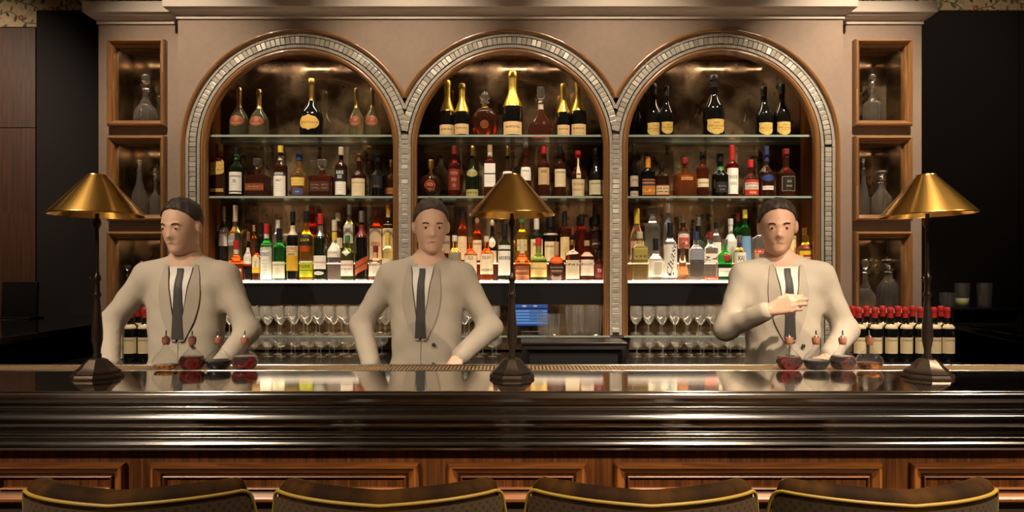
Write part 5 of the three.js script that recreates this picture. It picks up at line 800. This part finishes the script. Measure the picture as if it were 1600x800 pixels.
// ---------------------------------------------------------------- bartenders
function surfaceNet(f, lo, hi, cell) {                            // meshes the zero surface of f (negative inside) on a grid
  const n = [0, 1, 2].map((k) => Math.ceil((hi[k] - lo[k]) / cell) + 1), [nx, ny, nz] = n, v = new Float32Array(nx * ny * nz), at = (i, j, k) => i + nx * (j + ny * k);
  for (let k = 0; k < nz; k++) for (let j = 0; j < ny; j++) for (let i = 0; i < nx; i++) v[at(i, j, k)] = f(lo[0] + i * cell, lo[1] + j * cell, lo[2] + k * cell);
  const id = new Int32Array(nx * ny * nz).fill(-1), pos = [], idx = [];
  const E = [[0, 1], [2, 3], [4, 5], [6, 7], [0, 2], [1, 3], [4, 6], [5, 7], [0, 4], [1, 5], [2, 6], [3, 7]];
  for (let k = 0; k < nz - 1; k++) for (let j = 0; j < ny - 1; j++) for (let i = 0; i < nx - 1; i++) {
    const c = []; let m = 0; for (let q = 0; q < 8; q++) { const s = v[at(i + (q & 1), j + ((q >> 1) & 1), k + (q >> 2))]; c.push(s); if (s < 0) m++; }
    if (!m || m === 8) continue; let x = 0, y = 0, z = 0, cnt = 0;
    for (const [a, b] of E) if ((c[a] < 0) !== (c[b] < 0)) { const t = c[a] / (c[a] - c[b]); x += (a & 1) + t * ((b & 1) - (a & 1)); y += ((a >> 1) & 1) + t * (((b >> 1) & 1) - ((a >> 1) & 1)); z += (a >> 2) + t * ((b >> 2) - (a >> 2)); cnt++; }
    id[at(i, j, k)] = pos.length / 3; pos.push(lo[0] + (i + x / cnt) * cell, lo[1] + (j + y / cnt) * cell, lo[2] + (k + z / cnt) * cell);
  }
  const quad = (a, b, c, d, flip) => { if (a < 0 || b < 0 || c < 0 || d < 0) return; flip ? idx.push(a, c, b, a, d, c) : idx.push(a, b, c, a, c, d); };
  for (let k = 1; k < nz - 1; k++) for (let j = 1; j < ny - 1; j++) for (let i = 1; i < nx - 1; i++) {
    const s = v[at(i, j, k)] < 0;
    if (s !== v[at(i + 1, j, k)] < 0) quad(id[at(i, j - 1, k - 1)], id[at(i, j, k - 1)], id[at(i, j, k)], id[at(i, j - 1, k)], !s);
    if (s !== v[at(i, j + 1, k)] < 0) quad(id[at(i - 1, j, k - 1)], id[at(i - 1, j, k)], id[at(i, j, k)], id[at(i, j, k - 1)], !s);
    if (s !== v[at(i, j, k + 1)] < 0) quad(id[at(i - 1, j - 1, k)], id[at(i, j - 1, k)], id[at(i, j, k)], id[at(i - 1, j, k)], !s);
  }
  const g = new THREE.BufferGeometry(); g.setAttribute('position', new THREE.Float32BufferAttribute(pos, 3)); g.setIndex(idx); g.computeVertexNormals(); return g;
}
const smin = (a, b, k) => { const h = Math.max(k - Math.abs(a - b), 0) / k; return Math.min(a, b) - h * h * k * 0.25; };
function bones(list, k, grow = 0) {                               // [a, ra, b, rb]: joined tapered capsules
  const B = list.map(([a, ra, b, rb]) => { const d = [b[0] - a[0], b[1] - a[1], b[2] - a[2]]; return [...a, ...d, d[0] * d[0] + d[1] * d[1] + d[2] * d[2] + 1e-9, ra + grow, rb - ra]; });
  return (x, y, z) => { let m = 1e3; for (const q of B) { const px = x - q[0], py = y - q[1], pz = z - q[2]; let t = (px * q[3] + py * q[4] + pz * q[5]) / q[6]; t = t < 0 ? 0 : t > 1 ? 1 : t; const ex = px - t * q[3], ey = py - t * q[4], ez = pz - t * q[5], s = Math.sqrt(ex * ex + ey * ey + ez * ez) - q[7] - t * q[8]; m = m > 100 ? s : smin(m, s, k); } return m; };
}
function handGeo(side, curl) {                                    // wrist at the origin, fingers along +y, palm towards +z, thumb on +x times side
  const L = [[[0, -0.03, 0], 0.024, [0, 0.0, 0], 0.022]];
  [[0.026, 0.088, 0.075, 0.0088], [0.009, 0.094, 0.084, 0.0092], [-0.009, 0.09, 0.077, 0.0088], [-0.026, 0.08, 0.06, 0.0078]].forEach(([x, base, len, r]) => {
    x *= side; L.push([[x * 0.55, 0.005, 0], 0.015, [x, base, 0.0], 0.0125]);
    let p = [x, base, 0], a = curl * 0.6; for (const s of [0.45, 0.32, 0.23]) { const q = [p[0] * (1 + 0.02), p[1] + len * s * Math.cos(a), p[2] + len * s * Math.sin(a)]; L.push([p, r, q, r * 0.9]); p = q; a += curl; r *= 0.92; }
  });
  L.push([[0.012 * side, 0.015, 0.004], 0.017, [0.036 * side, 0.05, 0.018], 0.0125], [[0.036 * side, 0.05, 0.018], 0.0115, [0.044 * side, 0.078, 0.03], 0.0098], [[0.044 * side, 0.078, 0.03], 0.0098, [0.04 * side, 0.1, 0.04], 0.0085]);
  return surfaceNet(bones(L, 0.008), [-0.07, -0.06, -0.05], [0.07, 0.2, 0.11], 0.004);
}
function headGeo() {                                              // origin at the middle of the head, face towards +z
  const ell = (x, y, z, cx, cy, cz, a, b, c) => { const u = (x - cx) / a, v = (y - cy) / b, w = (z - cz) / c, l = Math.sqrt(u * u + v * v + w * w); return (l - 1) * Math.min(a, b, c); };
  const nose = bones([[[0, 0.012, 0.086], 0.006, [0, -0.027, 0.101], 0.009], [[-0.009, -0.031, 0.09], 0.0065, [0.009, -0.031, 0.09], 0.0065]], 0.008), brow = bones([[[-0.04, 0.024, 0.076], 0.006, [0, 0.02, 0.086], 0.006], [[0, 0.02, 0.086], 0.006, [0.04, 0.024, 0.076], 0.006]], 0.01), lips = bones([[[-0.02, -0.062, 0.083], 0.0055, [0.02, -0.062, 0.083], 0.0055]], 0.01), neck = bones([[[0, -0.06, -0.015], 0.052, [0, -0.19, -0.03], 0.06]], 0.01);
  return surfaceNet((x, y, z) => {
    let d = ell(x, y, z, 0, 0.03, -0.012, 0.077, 0.092, 0.098); d = smin(d, ell(x, y, z, 0, -0.045, 0.022, 0.058, 0.075, 0.068), 0.05); d = smin(d, ell(x, y, z, 0, -0.098, 0.058, 0.024, 0.02, 0.024), 0.03);
    for (const s of [-1, 1]) { d = Math.max(d, -ell(x, y, z, s * 0.031, 0.006, 0.098, 0.017, 0.011, 0.017)); d = smin(d, ell(x, y, z, s * 0.031, 0.005, 0.078, 0.0135, 0.0105, 0.0125), 0.004); d = smin(d, ell(x, y, z, s * 0.08, -0.004, -0.012, 0.011, 0.031, 0.019), 0.008); }
    d = smin(d, nose(x, y, z), 0.012); d = smin(d, brow(x, y, z), 0.012); d = smin(d, lips(x, y, z), 0.006); return smin(d, neck(x, y, z), 0.03);
  }, [-0.11, -0.24, -0.13], [0.11, 0.14, 0.14], 0.0055);
}
function hairGeo(len) {
  const ell = (x, y, z, cx, cy, cz, a, b, c) => { const u = (x - cx) / a, v = (y - cy) / b, w = (z - cz) / c, l = Math.sqrt(u * u + v * v + w * w); return (l - 1) * Math.min(a, b, c); };
  return surfaceNet((x, y, z) => { let d = ell(x, y, z, 0, 0.038, -0.016, 0.085, 0.098, 0.104); d = Math.max(d, -(y + len - Math.max(0, z + 0.02) * 1.15 - 0.0 - (z < -0.04 ? -0.05 : 0.0))); d += 0.003 * Math.sin(x * 170 + 20 * y) * Math.cos(z * 90); return d; }, [-0.11, -0.14, -0.14], [0.11, 0.16, 0.12], 0.006);
}
const skinMat = phy({ color: lin(0.47, 0.25, 0.16), roughness: 0.55 }), jacketMat = std({ color: lin(0.40, 0.34, 0.27), roughness: 0.8 }), trouserMat = std({ color: lin(0.02, 0.018, 0.018), roughness: 0.8 }), tieMat = std({ color: lin(0.03, 0.026, 0.026), roughness: 0.6 }), eyeMat = std({ color: lin(0.03, 0.02, 0.015), roughness: 0.2 }), lapelMat = std({ color: lin(0.34, 0.285, 0.225), roughness: 0.75 }), lipMat = std({ color: lin(0.3, 0.12, 0.09), roughness: 0.5 }), shirtMat = std({ color: lin(0.62, 0.58, 0.52), roughness: 0.8 });
const headG = headGeo(), handL = [handGeo(-1, 0.55), handGeo(1, 0.55)];
function person(x, z, turn, label, { elbow, wrist, hand, head, tone = [1, 1, 1], hair = 0.005, hairColor = [0.03, 0.018, 0.012], lean = 0 }) {
  const t = thing('person', label, 'person', [x, 0, z], turn, 'bartenders behind the bar');
  const S = [[-0.172, 1.425, 0], [0.172, 1.425, 0]], H = [[-0.09, 0.92, -0.02], [0.09, 0.92, -0.02]];
  const torso = [[[-0.088, 1.37, -0.005], 0.082, [-0.066, 1.04, 0.006], 0.086], [[0.088, 1.37, -0.005], 0.082, [0.066, 1.04, 0.006], 0.086], [[0, 1.36, 0.01], 0.085, [0, 1.0, 0.015], 0.088], [[-0.085, 0.93, 0], 0.108, [0.085, 0.93, 0], 0.108], [S[0], 0.052, [0, 1.475, -0.01], 0.06], [S[1], 0.052, [0, 1.475, -0.01], 0.06]];
  const arms = [0, 1].flatMap((k) => [[S[k], 0.05, elbow[k], 0.038], [elbow[k], 0.038, wrist[k], 0.027]]);
  const legs = [0, 1].flatMap((k) => { const s = k ? 1 : -1, kn = [s * 0.1, 0.5, 0.015], an = [s * 0.11, 0.09, -0.03]; return [[H[k], 0.088, kn, 0.06], [kn, 0.058, an, 0.04]]; });
  const feet = [-1, 1].map((s) => [[s * 0.11, 0.05, -0.04], 0.045, [s * 0.125, 0.035, 0.14], 0.032]);
  const neckBone = [[[0, 1.44, -0.015], 0.062, [head.at[0] * 0.6, 1.53, head.at[2] * 0.5 - 0.02], 0.056]];
  const body = surfaceNet(bones([...torso, ...arms, ...legs, ...feet, ...neckBone], 0.05), [-0.5, -0.01, -0.3], [0.5, 1.62, 0.5], 0.016);
  const hg = headG.clone(); hg.rotateX(head.nod); hg.rotateY(head.yaw); hg.rotateZ(head.roll ?? 0); hg.translate(...head.at);
  const hands = [0, 1].map((k) => { const g = handL[k ? 0 : 1].clone(), dir = new THREE.Vector3(...hand[k][0]).normalize(), pn = new THREE.Vector3(...hand[k][1]); pn.addScaledVector(dir, -pn.dot(dir)).normalize(); const xa = new THREE.Vector3().crossVectors(dir, pn); g.applyMatrix4(new THREE.Matrix4().makeBasis(xa, dir, pn)); g.translate(...wrist[k]); return g; });
  const skin = skinMat.clone(); skin.color = lin(0.6 * tone[0], 0.36 * tone[1], 0.25 * tone[2]);
  part(t, 'body', merge([body, hg, ...hands]), skin);
  const arms2 = [0, 1].flatMap((k) => { const e = elbow[k], w = wrist[k], c = w.map((v, q) => e[q] + (v - e[q]) * 0.9); return [[S[k], 0.052, e, 0.042], [e, 0.042, c, 0.033]]; });
  const cloth = bones([...torso, ...arms2], 0.035, 0.01), cut = bones([[[0, 1.56, 0.02], 0.075, [0, 1.7, 0.03], 0.12]], 0.02);
  const jk = part(t, 'jacket', surfaceNet((x2, y2, z2) => Math.max(cloth(x2, y2, z2), -cut(x2, y2, z2), 0.84 - y2) + 0.002 * Math.sin(y2 * 60 + x2 * 25) * Math.sin(x2 * 40 + z2 * 30), [-0.52, 0.8, -0.3], [0.52, 1.62, 0.5], 0.014), jacketMat, 'off-white bar jacket');
  const front = (yy) => { let a = 0.05, b = 0.3; for (let q = 0; q < 18; q++) { const m = (a + b) / 2; if (cloth(0, yy, m) < 0) a = m; else b = m; } return b; };
  const strip = (w0, w1, y0, y1, lift, n = 14) => fromGrid(n, 5, (i, j) => { const f = j / (n - 1), yy = y0 + (y1 - y0) * f, w = w0 + (w1 - w0) * f, u = -1 + i / 2; return [[u * w, yy, front(yy) + lift - 0.004 * u * u]]; });
  part(jk, 'shirt_front', strip(0.008, 0.05, 1.16, 1.47, 0.007), shirtMat, 'white shirt in the jacket opening');
  part(jk, 'tie', strip(0.026, 0.014, 1.14, 1.462, 0.013), tieMat, 'dark tie');
  for (const s of [-1, 1]) part(jk, 'lapel', fromGrid(12, 4, (i, j) => { const f = j / 11, yy = 1.13 + 0.35 * f, inner = 0.006 + 0.052 * f, outer = inner + 0.055 * Math.sin(Math.PI * Math.min(1, 0.12 + 0.8 * f)), x2 = s * (inner + (outer - inner) * i / 3); let a = -0.05, b = 0.3; for (let q = 0; q < 16; q++) { const m = (a + b) / 2; if (cloth(x2, yy, m) < 0) a = m; else b = m; } return [[x2, yy, b + 0.011 - 0.004 * i / 3]]; }), lapelMat, 'turned jacket lapel');
  part(jk, 'front_seam', strip(0.0025, 0.0025, 0.86, 1.14, 0.004), lapelMat);
  for (const yy of [0.93, 1.02, 1.11]) part(jk, 'button', new THREE.SphereGeometry(0.009, 8, 6).scale(1, 1, 0.5).translate(0.06, yy, front(yy) + 0.001), tieMat);
  part(t, 'trousers', surfaceNet(bones([...legs, [[-0.085, 0.93, 0], 0.108, [0.085, 0.93, 0], 0.108]], 0.04, 0.01), [-0.3, 0.08, -0.3], [0.3, 1.06, 0.3], 0.018), trouserMat, 'black trousers');
  for (const [a, ra, b, rb] of feet) part(t, 'shoe', surfaceNet((p, q, r) => Math.max(bones([[a, ra, b, rb]], 0.01, 0.008)(p, q, r), -q + 0.001), [a[0] - 0.12, -0.005, -0.16], [a[0] + 0.12, 0.13, 0.24], 0.014), trouserMat);
  const hr = hairGeo(hair); hr.rotateX(head.nod); hr.rotateY(head.yaw); hr.rotateZ(head.roll ?? 0); hr.translate(...head.at);
  part(t, 'hair', hr, std({ color: lin(...hairColor), roughness: 0.6 }), 'short dark hair');
  const em = new THREE.Matrix4().makeRotationX(head.nod).premultiply(new THREE.Matrix4().makeRotationY(head.yaw)).premultiply(new THREE.Matrix4().makeTranslation(...head.at));
  for (const s of [-1, 1]) {
    part(t, 'eye', new THREE.SphereGeometry(0.0062, 10, 8).translate(s * 0.031, 0.004, 0.0865).applyMatrix4(em), eyeMat);
    part(t, 'eyebrow', tube([[s * 0.016, 0.023, 0.0945], [s * 0.03, 0.028, 0.091], [s * 0.045, 0.024, 0.082]], 0.0032, 6, 8).applyMatrix4(em), std({ color: lin(...hairColor), roughness: 0.7 }));
  }
  part(t, 'mouth', tube([[-0.021, -0.062, 0.0845], [0, -0.0615, 0.0895], [0.021, -0.062, 0.0845]], 0.0035, 6, 10).applyMatrix4(em), lipMat);
}
const BZ = 0.78, bx = (px) => X(px, BZ);
person(bx(292), BZ, 0.12, 'bartender in off-white jacket and dark tie with lowered head beside the wine cluster', { elbow: [[-0.33, 1.2, 0.03], [0.29, 1.17, 0.05]], wrist: [[-0.24, 1.02, 0.22], [0.2, 1.0, 0.24]], hand: [[[0.35, -0.5, 0.7], [0.2, -0.8, -0.4]], [[-0.4, -0.5, 0.7], [-0.2, -0.8, -0.4]]], head: { at: [-0.01, 1.655, 0.04], nod: 0.22, yaw: -0.25 } });
person(bx(664), BZ - 0.05, -0.1, 'bartender in off-white jacket working with spread elbows between two arches', { elbow: [[-0.32, 1.19, 0.0], [0.31, 1.18, 0.0]], wrist: [[-0.2, 1.0, 0.2], [0.19, 1.06, 0.22]], hand: [[[0.4, -0.5, 0.7], [0.2, -0.8, -0.4]], [[-0.1, -0.6, 0.7], [-0.2, -0.8, -0.4]]], head: { at: [0.03, 1.66, 0.03], nod: 0.18, yaw: 0.3 }, tone: [1.1, 1.1, 1.1], hairColor: [0.05, 0.03, 0.02] });
person(bx(1222), BZ, -0.1, 'bartender in off-white jacket with one hand raised to the chest by the bitters flasks', { elbow: [[-0.27, 1.18, 0.06], [0.28, 1.17, 0.02]], wrist: [[-0.13, 1.28, 0.26], [0.12, 1.07, 0.24]], hand: [[[0.75, 0.25, 0.35], [0.3, -0.2, -0.9]], [[-0.5, -0.3, 0.7], [-0.3, -0.6, -0.6]]], head: { at: [-0.03, 1.655, 0.035], nod: 0.18, yaw: -0.2 }, tone: [0.95, 0.9, 0.88] });

renderer.render(scene, camera);
